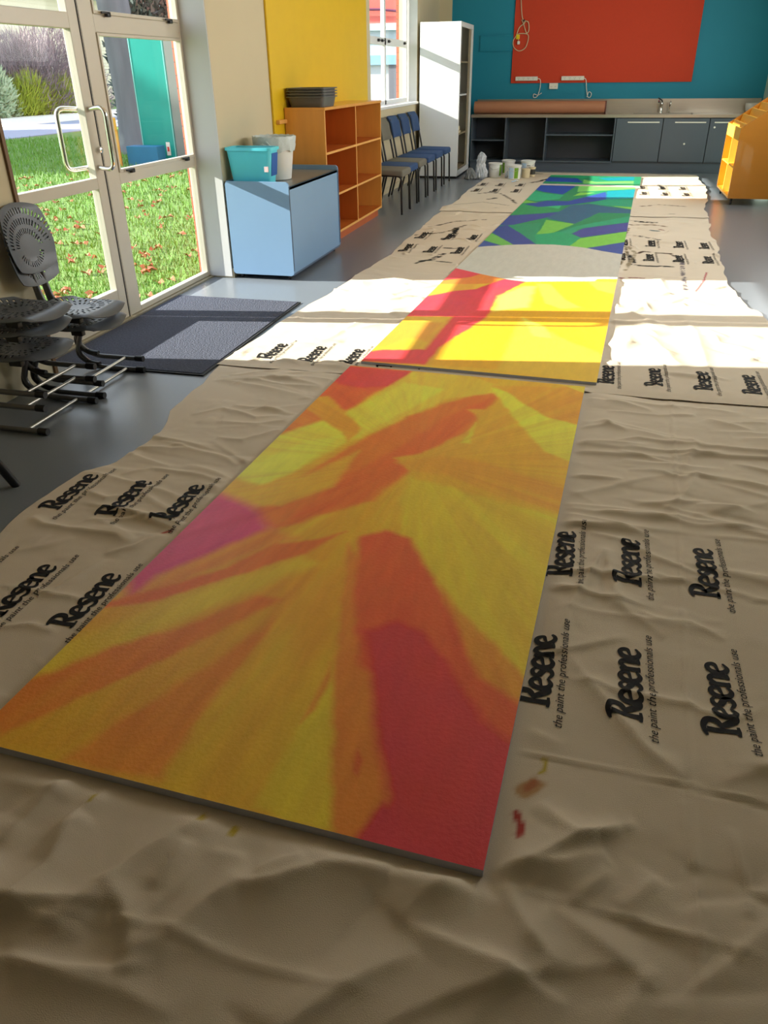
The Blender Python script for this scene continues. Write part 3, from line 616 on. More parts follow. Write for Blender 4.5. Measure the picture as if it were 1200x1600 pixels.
def h_near(X, Y):
    H = .016*(fbm(X*1.8, Y*2.2, 1, 2)-.3)+.006*(fbm(X*5, Y*7, 2, 2)-.4)+.0016*(fbm(X*22, Y*26, 3, 2)-.5)
    H += (1.35+.8*np.clip((1.6-Y)/.4, 0, 1))*tents(X, Y, CR_NEAR)
    H += 1.75*ridges(X, Y, RIDGES_NEAR)
    # sewn seams
    ys = 1.285+.012*np.sin(X*6+1); H += np.where(X > -.1, .004*np.exp(-((Y-ys)/.004)**2)-.002*np.exp(-((Y-ys+.010)/.005)**2), 0)
    xs = .325+.045*(Y-.78); H += .003*np.exp(-((X-xs)/.005)**2)
    H = np.maximum(H, 0)*np.clip((3.70-Y)/.09, 0, 1)+.002
    return np.minimum(H, .075)*(1-in_board(X, Y, .06))+.006*in_board(X, Y, .06)
def h_mid(X, Y):
    H = .012*(fbm(X*2, Y*1.6, 11, 2)-.3)+.004*(fbm(X*9, Y*9, 12, 2)-.4)+2.0*tents(X, Y, CR_MID)
    H += 1.2*ridges(X, Y, RIDGES_MID)
    return (np.maximum(H, 0)*np.clip((Y-3.63)/.07, .0, 1)+.003)*(1-in_board(X, Y))+.0095*in_board(X, Y)
def h_far(X, Y): return h_mid(X, Y)*.85+.001
M_cloth = mat('unbleached canvas', (1, 1, 1), rough=.9, spec=.15, bump=.25, bscale=500)
_nt = M_cloth.node_tree; _at = _nt.nodes.new('ShaderNodeVertexColor'); _at.layer_name = 'stain'; _nt.links.new(_at.outputs[0], _nt.nodes['Principled BSDF'].inputs['Base Color'])
def interp(tab, y): return np.interp(y, [a for a, b in tab], [b for a, b in tab])
class Cloth:
    def __init__(s, label, y0, y1, step, tl, tr, hf, base, stains, zadd=0.):
        s.ys = np.linspace(y0, y1, int((y1-y0)/step)+1); s.tl = tl; s.tr = tr; s.hf = hf; s.zadd = zadd
        xl = interp(tl, s.ys); xr = interp(tr, s.ys); nx = int((xr-xl).max()/step)+1; us = np.linspace(0, 1, nx)
        X = xl[:, None]+(xr-xl)[:, None]*us[None]; Y = np.repeat(s.ys[:, None], nx, 1)
        # wavy near hem
        Y = Y+(.035*(fbm(X*2.2, X*0+.5, 33)-.5)*np.exp(-(Y-y0)/.12) if zadd else 0)
        Hh = hf(X, Y)+zadd
        s.X, s.Y, s.H, s.nx = X, Y, Hh, nx
        col = np.ones(X.shape+(3,))*np.array(base)
        mott = (fbm(X*3, Y*3, 71)-.5)*.07; col *= (1+mott)[..., None]
        for k, (c, w, pts) in enumerate(stains):
            P = np.array(pts); lo = P.min(0)-3*w; hi = P.max(0)+3*w; m = (X > lo[0]) & (X < hi[0]) & (Y > lo[1]) & (Y < hi[1])
            if not m.any(): continue
            D, T = seg_dist(X[m], Y[m], pts); nz = fbm(X[m]*25, Y[m]*25, 80+k); a = np.clip(.5+(w*((.35+1.1*nz) if w > .012 else .75)-D)/(w*.5), 0, 1)
            a = a*.9 if w < .013 else a*np.clip((nz-.3)*5, 0, 1)
            col[m] = col[m]*(1-a[:, None])+np.array(srgb(*c))*a[:, None]
        verts = np.stack([X, Y, Hh], -1).reshape(-1, 3); ny = len(s.ys)
        ii = np.arange(nx-1)[None]+np.arange(ny-1)[:, None]*nx; F = np.stack([ii, ii+1, ii+1+nx, ii+nx], -1).reshape(-1, 4)
        me = bpy.data.meshes.new('drop_cloth'); me.from_pydata(verts.tolist(), [], F.tolist())
        ca = me.color_attributes.new('stain', 'FLOAT_COLOR', 'POINT'); ca.data.foreach_set('color', np.concatenate([np.clip(col, 0, .95).reshape(-1, 3), np.ones((nx*ny, 1))], 1).ravel().astype(np.float32))
        me.polygons.foreach_set('use_smooth', [True]*len(me.polygons)); me.materials.append(M_cloth)
        s.o = bpy.data.objects.new('drop_cloth', me); C.objects.link(s.o); tag(s.o, label, 'drop cloth')
    def z(s, x, y):
        x = np.asarray(x, float); y = np.asarray(y, float); xl = interp(s.tl, y); xr = interp(s.tr, y)
        u = np.clip((x-xl)/(xr-xl)*(s.nx-1), 0, s.nx-1.001); v = np.clip((y-s.ys[0])/(s.ys[-1]-s.ys[0])*(len(s.ys)-1), 0, len(s.ys)-1.001)
        i = u.astype(int); j = v.astype(int); fu = u-i; fv = v-j
        return (s.H[j, i]*(1-fu)+s.H[j, i+1]*fu)*(1-fv)+(s.H[j+1, i]*(1-fu)+s.H[j+1, i+1]*fu)*fv
BASE = srgb(216, 201, 181)
WOB = lambda t, a, f, y0, y1, n=60: [(y, float(np.interp(y, [p[0] for p in t], [p[1] for p in t]))+a*math.sin(y*f)+a*.6*math.sin(y*f*2.7+1)) for y in np.linspace(y0, y1, n)]
TL = [(-.5, -1.85), (1.8, -1.84), (2.07, -1.87), (2.33, -1.85), (2.44, -1.76), (2.74, -1.72), (3.02, -1.82), (3.37, -1.82), (3.64, -1.87), (4.27, -1.84), (5.53, -1.73), (6.6, -1.65), (7.5, -1.66), (9.08, -1.66), (9.3, -1.70), (9.5, -1.62), (11.0, -1.62), (11.72, -1.60), (12.6, -1.5), (13.1, -1.4)]
TRM = [(3.6, 1.55), (4.4, 1.5), (4.9, 1.12), (5.33, 1.10), (5.42, 1.02), (6.41, 1.0), (7.3, 1.07), (8.36, 1.10), (8.9, 1.14), (9.58, 1.18), (11.19, 1.36), (12.9, 1.38)]
near = Cloth('large canvas drop cloth under the nearest painted board, filling the foreground', .25, 3.86, .0085, WOB(TL, .006, 9, .25, 3.86), [(0, 2.0), (4, 2.05)], h_near, BASE, STAINS_NEAR)
mid = Cloth('long canvas drop cloth under the white circle boards, half in strong sun', 3.645, 9.3, .0125, WOB(TL, .008, 5, 3.645, 9.3, 90), WOB(TRM, .012, 6, 3.645, 9.3, 90), h_mid, BASE, STAINS_FAR, .006)
far = Cloth('farthest canvas drop cloth, splattered black, under the paint pails', 8.98, 12.95, .022, WOB(TL, .01, 4, 8.98, 12.95), WOB(TRM, .012, 5, 8.98, 12.95), h_far, BASE, STAINS_FAR, .012)

# ---- printing on the cloths
def stroke2d(pts, ws, n=7):
    ws = [w*1.32 for w in ws]
    P = smoothpath([(x, y, 0) for x, y in pts], n); k = len(P); Wd = np.interp(np.linspace(0, 1, k), np.linspace(0, 1, len(ws)), ws)
    v = []; f = []
    for i in range(k):
        T = (P[min(i+1, k-1)]-P[max(i-1, 0)]).normalized(); N = Vector((-T.y, T.x, 0)); v += [P[i]+N*Wd[i]*q_ for q_ in (.5, .17, -.17, -.5)]
    for i in range(k-1):
        for q_ in range(3): f.append((4*i+q_, 4*i+q_+1, 4*i+q_+5, 4*i+q_+4))
    return v, f
def word_strokes():
    out = []; x = 0
    def add(L, dx):
        for pts, ws in L: out.append(([(a+dx, b) for a, b in pts], ws))
    R = [([(.30, .0), (.27, .7), (.30, 1.42)], [.26, .22, .26]), ([(-.02, .07), (.3, .05), (.62, .07)], [.12, .14, .1]), ([(-.12, 1.42), (.1, 1.50), (.5, 1.55), (.88, 1.38), (.90, 1.02), (.62, .80), (.36, .74)], [.08, .16, .2, .26, .25, .2, .12]),
         ([(.52, .82), (.78, .45), (1.02, .12), (1.3, .05)], [.2, .28, .26, .1])]
    e = [([(.12, .42), (.4, .50), (.72, .60), (.68, .84), (.44, .96), (.18, .82), (.08, .48), (.2, .14), (.48, .02), (.82, .2)], [.08, .12, .16, .18, .2, .24, .27, .24, .18, .08])]
    s_ = [([(.74, .80), (.5, .96), (.22, .88), (.2, .66), (.44, .50), (.68, .34), (.6, .08), (.32, .0), (.04, .16)], [.1, .16, .2, .22, .26, .22, .2, .16, .1])]
    n = [([(.2, .02), (.18, .5), (.2, .9)], [.24, .22, .2]), ([(.2, .62), (.45, .92), (.72, .8), (.74, .4), (.76, .04)], [.14, .2, .24, .24, .22]), ([(.0, .05), (.2, .04), (.38, .05)], [.1, .1, .08]), ([(.58, .05), (.76, .04), (1.0, .08)], [.1, .1, .06]), ([(.0, .88), (.12, .93), (.26, .9)], [.06, .1, .08])]
    add(R, 0); add(e, 1.12); add(s_, 1.9); add(e, 2.62); add(n, 3.42); add(e, 4.36)
    return out
def make_word():
    V = []; F = []
    for pts, ws in word_strokes():
        v, f = stroke2d(pts, ws); b = len(V); V += v; F += [tuple(b+i for i in q_) for q_ in f]
    k = .272/5.2; return np.array([(p.x*k, p.y*k) for p in V]), F
def make_line():
    cu = bpy.data.curves.new('tmp', 'FONT'); cu.body = 'the paint the professionals use'; cu.size = .03; cu.shear = .25; cu.resolution_u = 2
    o = bpy.data.objects.new('tmp', cu); C.objects.link(o); dg = bpy.context.evaluated_depsgraph_get(); me = bpy.data.meshes.new_from_object(o.evaluated_get(dg))
    bm = bmesh.new(); bm.from_mesh(me); bpy.data.objects.remove(o)
    w = max(v.co.x for v in bm.verts); bmesh.ops.scale(bm, vec=(.405/w, 1.05, 1), verts=bm.verts)
    for i in range(1, 40):
        bmesh.ops.bisect_plane(bm, geom=bm.verts[:]+bm.edges[:]+bm.faces[:], plane_co=(i*.0105, 0, 0), plane_no=(1, 0, 0))
    V = np.array([(v.co.x, v.co.y) for v in bm.verts])
    for i, v in enumerate(bm.verts): v.index = i
    F = [tuple(v.index for v in f.verts) for f in bm.faces]; bm.free(); return V, F
WV, WF = make_word(); LV, LF = make_line()
def stamp(cloth, name, V, F, x0, y0, lift=.0016):
    x = x0-V[:, 1]; y = y0+V[:, 0]; z = cloth.z(x, y)+lift
    me = bpy.data.meshes.new(name); me.from_pydata(np.stack([x, y, z], -1).tolist(), [], F); me.materials.append(M_ink)
    o = bpy.data.objects.new(name, me); link(o, cloth.o); return o
def logo(cloth, x, y, line=True, lift=.0021):
    stamp(cloth, 'printed_word', WV, WF, x, y, lift)
    if line: stamp(cloth, 'printed_slogan', LV, LF, x+.034, y-.065, lift)
for x in (-1.755, -1.53, -1.30, .03, .25, .47, .70, .93): logo(near, x, 1.455)
for x in (-1.75, -1.52, -1.30, .06, .265, .49, .72): logo(near, x, 2.03 if x > 0 else 2.045)
for x in (-1.62, -1.385, -1.16, -.94, -.715, -.49, -.27, -.05, .19, .42, .65, .87, 1.10, 1.33): logo(mid, x, 3.78, line=not (-1.0 < x < 0.1), lift=.0022)
for x in (-1.53, -1.31, -1.07, .29, .515, .745, .97): logo(mid, x, 6.74, lift=.004)
for x in (-1.52, -1.27, -1.04, .32, .555, .79, 1.0): logo(mid, x, 7.36, lift=.004)
for x in (-1.49, -1.25, -.98, .6, .85, 1.1): logo(far, x, 10.62, lift=.005); logo(far, x, 11.2, lift=.005)

# ================================================================= blue storage unit
t = thing('storage_cabinet', 'low blue grey laminate cabinet on castors beside the glass doors', 'cabinet')
x0, x1, y0, y1 = -2.625, -2.135, 5.57, 6.76
def round_rect(xa, xb, za, zb, r, n=5):
    P = []
    for cx, cz, a0 in ((xb-r, za+r, -PI/2), (xb-r, zb-r, 0), (xa+r, zb-r, PI/2), (xa+r, za+r, PI)):
        for k in range(n+1): a = a0+PI/2*k/n; P.append((cx+r*math.cos(a), cz+r*math.sin(a)))
    return P
for a, b_ in ((y0, y0+.018), (y1-.018, y1)):
    bm = bmesh.new(); prism(bm, round_rect(x0, x1, .035, .69, .025), 'y', a, b_); mesh_obj('end_panel', bm, M_blue, t)
for a in (y0, y1-.018): mesh_obj('edge_strip', B((x1-.003, x1+.002, a+.001, a+.017, .07, .66)), M_blued, t)
mesh_obj('front_panel', B((x1-.02, x1-.004, y0+.018, y1-.018, .05, .655)), M_blue, t)
mesh_obj('back_panel', B((x0, x0+.016, y0+.018, y1-.018, .05, .69)), M_blue, t)
mesh_obj('top_panel', B((x0+.016, x1-.004, y0+.018, y1-.018, .635, .655), bev=.001), M_bluetop, t)
mesh_obj('bottom_panel', B((x0+.016, x1-.004, y0+.018, y1-.018, .035, .05)), M_blued, t)
for xx, yy in ((x0+.05, y0+.05), (x1-.05, y0+.05), (x0+.05, y1-.05), (x1-.05, y1-.05)):
    bm = bmesh.new(); box(bm, xx-.014, xx+.014, yy-.014, yy+.014, .024, .036); tube(bm, [(xx-.009, yy, .0165), (xx+.009, yy, .0165)], .016, 14)
    mesh_obj('castor', bm, M_black, t, True)
# turquoise tub
def tapered_tub(bm, x0, x1, y0, y1, z0, z1, tp=.035, wall=.004, rim=.012, rh=.02):
    def ring(x0, x1, y0, y1, z, r=.03, n=4):
        vs = []
        for cx, cy, a0 in ((x1-r, y0+r, -PI/2), (x1-r, y1-r, 0), (x0+r, y1-r, PI/2), (x0+r, y0+r, PI)):
            for k in range(n+1): a = a0+PI/2*k/n; vs.append(bm.verts.new((cx+r*math.cos(a), cy+r*math.sin(a), z)))
        return vs
    rs = [ring(x0+tp, x1-tp, y0+tp, y1-tp, z0), ring(x0+.006, x1-.006, y0+.006, y1-.006, z1-rh), ring(x0-rim+.008, x1+rim-.008, y0-rim+.008, y1+rim-.008, z1-rh),
          ring(x0-rim+.008, x1+rim-.008, y0-rim+.008, y1+rim-.008, z1), ring(x0+wall+.006, x1-wall-.006, y0+wall+.006, y1-wall-.006, z1), ring(x0+tp+wall, x1-tp-wall, y0+tp+wall, y1-tp-wall, z0+wall)]
    n = len(rs[0])
    for a, b_ in zip(rs, rs[1:]):
        for k in range(n): bm.faces.new((a[k], a[(k+1) % n], b_[(k+1) % n], b_[k]))
    bm.faces.new(rs[0]); bm.faces.new(rs[-1])
t = thing('plastic_tub', 'turquoise plastic tub standing on the blue cabinet', 'tub')
bm = bmesh.new(); tapered_tub(bm, -2.62, -2.268, 5.605, 5.79, .656, .908, .03); mesh_obj('tub_body', bm, M_tub, t, True)
mesh_obj('sticker', B((-2.326, -2.298, 5.612, 5.624, .75, .785)), mat('pale pink sticker', srgb(222, 190, 190)), t).rotation_euler = (math.radians(-0), 0, 0)
bm = bmesh.new(); prism(bm, [(-2.291, .72), (-2.2745, .87), (-2.2725, .87), (-2.289, .72)], 'y', 5.65, 5.76); mesh_obj('blue_label', bm, mat('blue label', srgb(30, 90, 170)), t)
t = thing('waste_bin', 'white round bin with a pale liner behind the turquoise tub', 'bin', (-2.41, 6.05, .656))
bm = bmesh.new(); lathe(bm, [(.11, 0), (.115, .004), (.150, .27), (.155, .28), (.150, .285), (.112, .01)], 32); mesh_obj('bin_body', bm, M_pail, t, True)
bm = bmesh.new(); ring = []
prof = [(.1525, .20), (.158, .235), (.160, .27), (.163, .295), (.158, .302), (.150, .295), (.140, .22), (.12, .10)]
for i, (r, z) in enumerate(prof):
    ring.append([bm.verts.new(((r+.004*math.sin(k*1.7+i)+.003*math.sin(k*3.1+i*2))*math.cos(2*PI*k/48), (r+.004*math.sin(k*1.7+i))*math.sin(2*PI*k/48), z+.010*math.sin(k*.9)*(i == 0)+.003*math.sin(k*2.3))) for k in range(48)])
for a, b_ in zip(ring, ring[1:]):
    for k in range(48): bm.faces.new((a[k], a[(k+1) % 48], b_[(k+1) % 48], b_[k]))
mesh_obj('bin_liner', bm, M_bag, t, True)
bm = bmesh.new(); tube(bm, smoothpath([(.0, -.158, .27), (.03, -.175, .25), (.06, -.16, .215), (.02, -.165, .235), (-.03, -.17, .25), (-.06, -.155, .22)], 5), .006, 8)
mesh_obj('knotted_tie', bm, M_bag, t, True)

# ================================================================= bookcase
t = thing('bookcase', 'orange varnished bookcase of six open compartments under the yellow pinboard', 'bookcase')
bx0, bx1, by0, by1, bz = -2.615, -2.265, 6.85, 8.72, 1.115
mesh_obj('top_board', B((bx0, bx1+.006, by0-.004, by1+.004, bz-.022, bz), bev=.002), M_wood, t)
for a in (by0, by1-.02): mesh_obj('side_panel', B((bx0, bx1-.004, a, a+.02, .075, bz-.022)), M_wood, t)
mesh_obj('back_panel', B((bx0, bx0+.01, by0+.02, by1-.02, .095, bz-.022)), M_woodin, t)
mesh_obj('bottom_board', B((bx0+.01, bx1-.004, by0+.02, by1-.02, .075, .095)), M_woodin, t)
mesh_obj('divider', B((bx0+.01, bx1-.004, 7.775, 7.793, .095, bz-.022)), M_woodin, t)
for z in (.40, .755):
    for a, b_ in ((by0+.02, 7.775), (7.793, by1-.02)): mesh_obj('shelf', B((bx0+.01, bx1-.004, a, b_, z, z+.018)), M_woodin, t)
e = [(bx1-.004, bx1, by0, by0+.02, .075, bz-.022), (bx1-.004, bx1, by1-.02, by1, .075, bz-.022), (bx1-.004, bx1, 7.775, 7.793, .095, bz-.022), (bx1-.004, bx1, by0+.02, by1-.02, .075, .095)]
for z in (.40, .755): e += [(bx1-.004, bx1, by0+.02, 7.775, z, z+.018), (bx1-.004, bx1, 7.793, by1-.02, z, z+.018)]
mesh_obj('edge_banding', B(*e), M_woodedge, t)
mesh_obj('plinth', B((bx0+.02, bx1-.03, by0+.03, by1-.06, 0, .075)), M_woodk, t)
# trays
labs = ['bottom dark grey tray resting on the orange bookcase top', 'second dark grey tray from the bottom of the stack', 'third dark grey tray from the bottom of the stack', 'topmost dark grey tray of the stack on the bookcase']
for k in range(4):
    bm = bmesh.new(); tapered_tub(bm, -2.60, -2.27, 6.88, 7.24, 0, .080, .020, .003, .016, .009)
    if k == 0: tray0 = bm
    o = mesh_obj('storage_tray', bm, M_tray, None, True) if k == 0 else dup(o0, (0, 0, 0))
    if k == 0: o0 = o
    o.location = (0, 0, bz+.001+k*.021); tag(o, labs[k], 'tray', 'stacked grey trays on the bookcase')

# ================================================================= upholstered chairs (facing +X)
def make_uchair(fab, fabname):
    t = thing('upholstered_chair', '', 'chair')
    bm = bmesh.new(); box(bm, -.20, .215, -.21, .21, .405, .455, .022, seg=3)
    for v in bm.verts: v.co.z -= .010*max(0, (v.co.x-.12)/.1)+.02*abs(v.co.y/.21)**3*0
    for v in bm.verts:
        if v.co.x > .1 and v.co.z < .42: v.co.z -= .025*(v.co.x-.1)/.115
    mesh_obj('seat', bm, fab, t, True)
    # curved back pad
    bm = bmesh.new(); n = 14; m = 10; G = {}
    for i in range(n+1):
        for j in range(m+1):
            for s in (0, 1):
                y = -.205+.41*i/n; z = .655+.235*j/m; cxx = -.235-.20*(z-.655)-.03*(1-(y/.205)**2)-(.035*((j/m)-.75)*4 if j/m > .75 else 0)
                e_ = min(i, n-i)/2; e_ = min(1, e_); e2 = min(1, min(j, m-j)/1.5); th = .007+.014*math.sqrt(max(0, min(e_, e2)))
                G[i, j, s] = bm.verts.new((cxx+(th if s else -th), y, z))
    for i in range(n):
        for j in range(m):
            for s in (0, 1): bm.faces.new((G[i, j, s], G[i+1, j, s], G[i+1, j+1, s], G[i, j+1, s]))
    for i in range(n):
        for j in (0, m): bm.faces.new((G[i, j, 0], G[i+1, j, 0], G[i+1, j, 1], G[i, j, 1]))
    for j in range(m):
        for i in (0, n): bm.faces.new((G[i, j, 0], G[i, j+1, 0], G[i, j+1, 1], G[i, j, 1]))
    mesh_obj('backrest', bm, fab, t, True)
    for s in (-1, 1):
        bm = bmesh.new(); tube(bm, roundpath([(.205, s*.205, 0), (.195, s*.195, .385), (.10, s*.195, .395)], .04), .0115, 10); mesh_obj('leg', bm, M_blackm, t, True)
        bm = bmesh.new(); tube(bm, roundpath([(-.27, s*.195, 0), (-.19, s*.195, .30), (-.20, s*.195, .45), (-.285, s*.185, .86)], .06), .0115, 10); mesh_obj('leg', bm, M_blackm, t, True)
    bm = bmesh.new()
    for s in (-1, 1): tube(bm, [(.19, s*.195, .393), (-.195, s*.195, .393)], .0115, 8)
    tube(bm, [(.15, -.195, .393), (.15, .195, .393)], .0095, 8); tube(bm, [(-.17, -.195, .393), (-.17, .195, .393)], .0095, 8)
    mesh_obj('seat_frame', bm, M_blackm, t, True)
    return t
cg = make_uchair(M_fgrey, 'grey'); cb = make_uchair(M_fblue, 'blue')
spec = [(cg, 8.95, 'grey upholstered chair nearest the bookcase, first of the row', 'grey'), (cb, 9.42, 'blue upholstered chair second from the bookcase in the row', 'blue'), (cg, 9.93, 'grey upholstered chair third along, under the far window', 'grey'),
        (cb, 10.47, 'blue upholstered chair between the grey chair and the last two blue ones', 'blue'), (cb, 11.02, 'second to last blue upholstered chair before the white cabinet', 'blue'), (cb, 11.6, 'last blue upholstered chair right beside the white cabinet', 'blue')]
seen = set()
for proto, y, lab, k in spec:
    loc = (-2.27+(.02 if y < 9 else 0), y, 0)
    if k not in seen: proto.location = loc; proto['label'] = lab; proto['group'] = 'upholstered chairs along the left wall'; seen.add(k)
    else: dup(proto, loc, 0, lab, 'upholstered chairs along the left wall')

# ================================================================= plastic stacking chairs (facing +X)
def shell(bm, a, b_, fn, slots, N=112, th=.004, k_=.62):
    G = {}; 
    def P(i, j):
        u = -1+2*i/N; v = -1+2*j/N; x = u*math.sqrt(1-.5*k_*v*v); y = v*math.sqrt(1-.5*k_*u*u); return x*a, y*b_
    def V(i, j, s):
        if (i, j, s) not in G:
            x, y = P(i, j); p = Vector(fn(x, y)); e = 1e-3
            n = (Vector(fn(x+e, y))-p).cross(Vector(fn(x, y+e))-p).normalized(); G[i, j, s] = bm.verts.new(p+n*(th/2 if s else -th/2))
        return G[i, j, s]
    solid = {}
    for i in range(N):
        for j in range(N):
            x, y = P(i+.5, j+.5); solid[i, j] = not slots(x/a, y/b_)
    for (i, j), sld in solid.items():
        if not sld: continue
        for s in (0, 1):
            q_ = (V(i, j, s), V(i+1, j, s), V(i+1, j+1, s), V(i, j+1, s)); bm.faces.new(q_ if s else q_[::-1])
        for di, dj, a1, a2 in ((-1, 0, (i, j), (i, j+1)), (1, 0, (i+1, j), (i+1, j+1)), (0, -1, (i, j), (i+1, j)), (0, 1, (i, j+1), (i+1, j+1))):
            if not solid.get((i+di, j+dj), False): bm.faces.new((V(*a1, 0), V(*a2, 0), V(*a2, 1), V(*a1, 1)))
def back_slots(u, v):
    v0 = v+.30; r = math.hypot(u, v0); th = math.atan2(v0, u)
    if v0 > -.02:
        for lo, hi, n in ((.42, .58, 20), (.70, .88, 25), (1.0, 1.17, 30)):
            if lo < r < hi and .12 < th < PI-.12 and (th*n/(PI)) % 1 < .42: return True
    else:
        for lo, hi, n in ((.38, .54, 18),):
            if lo < r < hi and -PI+.25 < th < -.25 and (-th*n/PI) % 1 < .4: return True
    return False
def seat_slots(u, v):
    u0 = u+.1; r = math.hypot(u0, v); th = math.atan2(abs(v), u0)
    for lo, hi, n in ((.30, .44, 9), (.52, .68, 12), (.76, .90, 16)):
        if lo < r < hi and u < .55 and (th*n/PI) % 1 < .42: return True
    return False
def make_pchair():
    t = thing('plastic_chair', '', 'chair')
    bm = bmesh.new()
    def fs(x, y):
        u = x/.17; z = .335-.012*(1-(y/.175)**2)*(1-u*u)-.035*max(0, (u-.55)/.45)**2+.018*max(0, (-u-.6)/.4)**2-.020*max(0, (abs(y)/.175-.7)/.3)**2
        return (x+.01, y, z)
    shell(bm, .17, .175, fs, seat_slots); mesh_obj('seat', bm, M_greyp, t, True)
    bm = bmesh.new()
    def fb(y, s):      # y across, s up
        return (-.175-.17*(s+.155)-.04*(1-(y/.165)**2)*.6+.05*max(0, -s/.155-.5)**2-.03*max(0, s/.155-.7)**2*3, -y, .64+s)
    shell(bm, .165, .155, fb, back_slots); mesh_obj('backrest', bm, M_greyp, t, True)
    for s in (-1, 1):
        y = s*.19
        bm = bmesh.new(); tube(bm, roundpath([(.145, y, .014), (-.12, y, .014), (-.215, y, .08), (-.16, y*.93, .20), (-.10, y*.86, .315)], .07, 7), .0125, 10)
        mesh_obj('leg', bm, M_tubeg, t, True)
        bm = bmesh.new(); tube(bm, [(.128, y, .0155), (.172, y, .0155)], .0155, 14); lf = mesh_obj('end_cap', bm, M_black, t, True)
        bm = bmesh.new(); tube(bm, smoothpath([(-.09, y, .026), (-.15, y, .034), (-.205, y, .075), (-.19, y, .14)], 5), .0145, 10); mesh_obj('bumper', bm, M_black, t, True)
    bm = bmesh.new(); tube(bm, [(.07, -.19, .016), (.07, .19, .016)], .0075, 10); mesh_obj('cross_bar', bm, M_chromeish, t, True)
    bm = bmesh.new(); box(bm, -.14, -.07, -.165, .165, .300, .318, .006); box(bm, -.10, .06, -.10, -.07, .296, .314, .004); box(bm, -.10, .06, .07, .10, .296, .314, .004)
    for s in (-1, 1): box(bm, .03, .09, s*.14-.015, s*.14+.015, .29, .315, .004)
    mesh_obj('seat_bracket', bm, M_black, t, True)
    bm = bmesh.new()
    for s in (-1, 1): tube(bm, smoothpath([(-.12, s*.035, .312), (-.17, s*.035, .345), (-.195, s*.035, .42), (-.215, s*.035, .55)], 5), .011, 10)
    mesh_obj('back_support', bm, M_tubeg, t, True)
    return t
M_chromeish = mat('satin steel rod', srgb(190, 186, 176), rough=.3, metal=.8)
pc = make_pchair(); GP = 'stacked grey plastic chairs by the door'
P_ = [(-2.372, 3.27, 0., 'lower grey plastic chair of the stack nearer the doors'), (-2.372, 3.275, .058, 'upper grey plastic chair of the stack nearer the doors, its perforated back in view'),
      (-2.372, 2.82, 0., 'bottom grey plastic chair of the nearer stack at the left edge'), (-2.372, 2.84, .10, 'middle grey plastic chair of the nearer stack at the left edge'), (-2.372, 2.86, .155, 'top grey plastic chair of the nearer stack at the left edge')]
for i, (x, y, z, lab) in enumerate(P_):
    if i == 0: pc.location = (x, y, z); pc['label'] = lab; pc['group'] = GP
    else: dup(pc, (x, y, z), 0, lab, GP)
# table whose black leg shows at the left edge
t = thing('classroom_table', 'table at the left edge, only its slanting black tube leg in view', 'table', (0, 0, 0))
mesh_obj('tabletop', B((-2.62, -2.12, 1.35, 1.95, .60, .625), bev=.004), mat('table laminate', srgb(190, 186, 176), rough=.4), t)
for (fx, fy, tx, ty) in ((-2.03, 2.185, -2.12, 1.95), (-2.60, 2.1, -2.58, 1.93), (-2.05, 1.2, -2.12, 1.38), (-2.60, 1.2, -2.58, 1.38)):
    bm = bmesh.new(); tube(bm, [(fx, fy, 0.0), (fx+(tx-fx)*.99, fy+(ty-fy)*.99, .599)], .0175, 14); mesh_obj('leg', bm, M_blackm, t, True)

# ================================================================= white tambour cabinet
t = thing('tambour_cabinet', 'tall white steel cabinet with an open shelved front beside the chairs', 'cabinet')
cx0, cx1, cy0, cy1, cz = -2.575, -2.01, 12.1, 13.20, 1.93
mesh_obj('side_panel', B((cx0, cx1-.02, cy0, cy0+.015, .03, cz), bev=.002), M_white, t)
mesh_obj('side_panel', B((cx0, cx1-.02, cy1-.015, cy1, .03, cz), bev=.002), M_white, t)
mesh_obj('top_panel', B((cx0, cx1-.0, cy0, cy1, cz, cz+.02), bev=.003), M_white, t)
mesh_obj('back_panel', B((cx0, cx0+.01, cy0+.015, cy1-.015, .03, cz)), M_whiteg, t)
mesh_obj('front_frame', B((cx1-.02, cx1, cy0, cy0+.05, .03, cz), (cx1-.02, cx1, cy1-.09, cy1, .03, cz), (cx1-.02, cx1, cy0+.05, cy1-.09, .03, .10), (cx1-.02, cx1, cy0+.05, cy1-.09, cz-.04, cz), bev=.002), M_white, t)
mesh_obj('door_track', B((cx1-.03, cx1-.022, cy1-.25, cy1-.02, .1, cz-.04)), M_whiteg, t)
for z in (.10, .56, 1.06, 1.47): mesh_obj('shelf', B((cx0+.012, cx1-.03, cy0+.016, cy1-.016, z, z+.02)), M_whiteg if z != 1.06 else M_white, t)
mesh_obj('base', B((cx0+.01, cx1-.01, cy0+.01, cy1-.01, 0, .03)), M_blackm, t)
bm = bmesh.new(); box(bm, -2.2, -2.04, 12.3, 12.5, .581, .62, .01); box(bm, -2.12, -2.04, 12.34, 12.44, .62, .68, .015)
tag(mesh_obj('plastic_package', bm, M_beigep, None, True), 'small pale package on the lowest open shelf of the white cabinet', 'package')

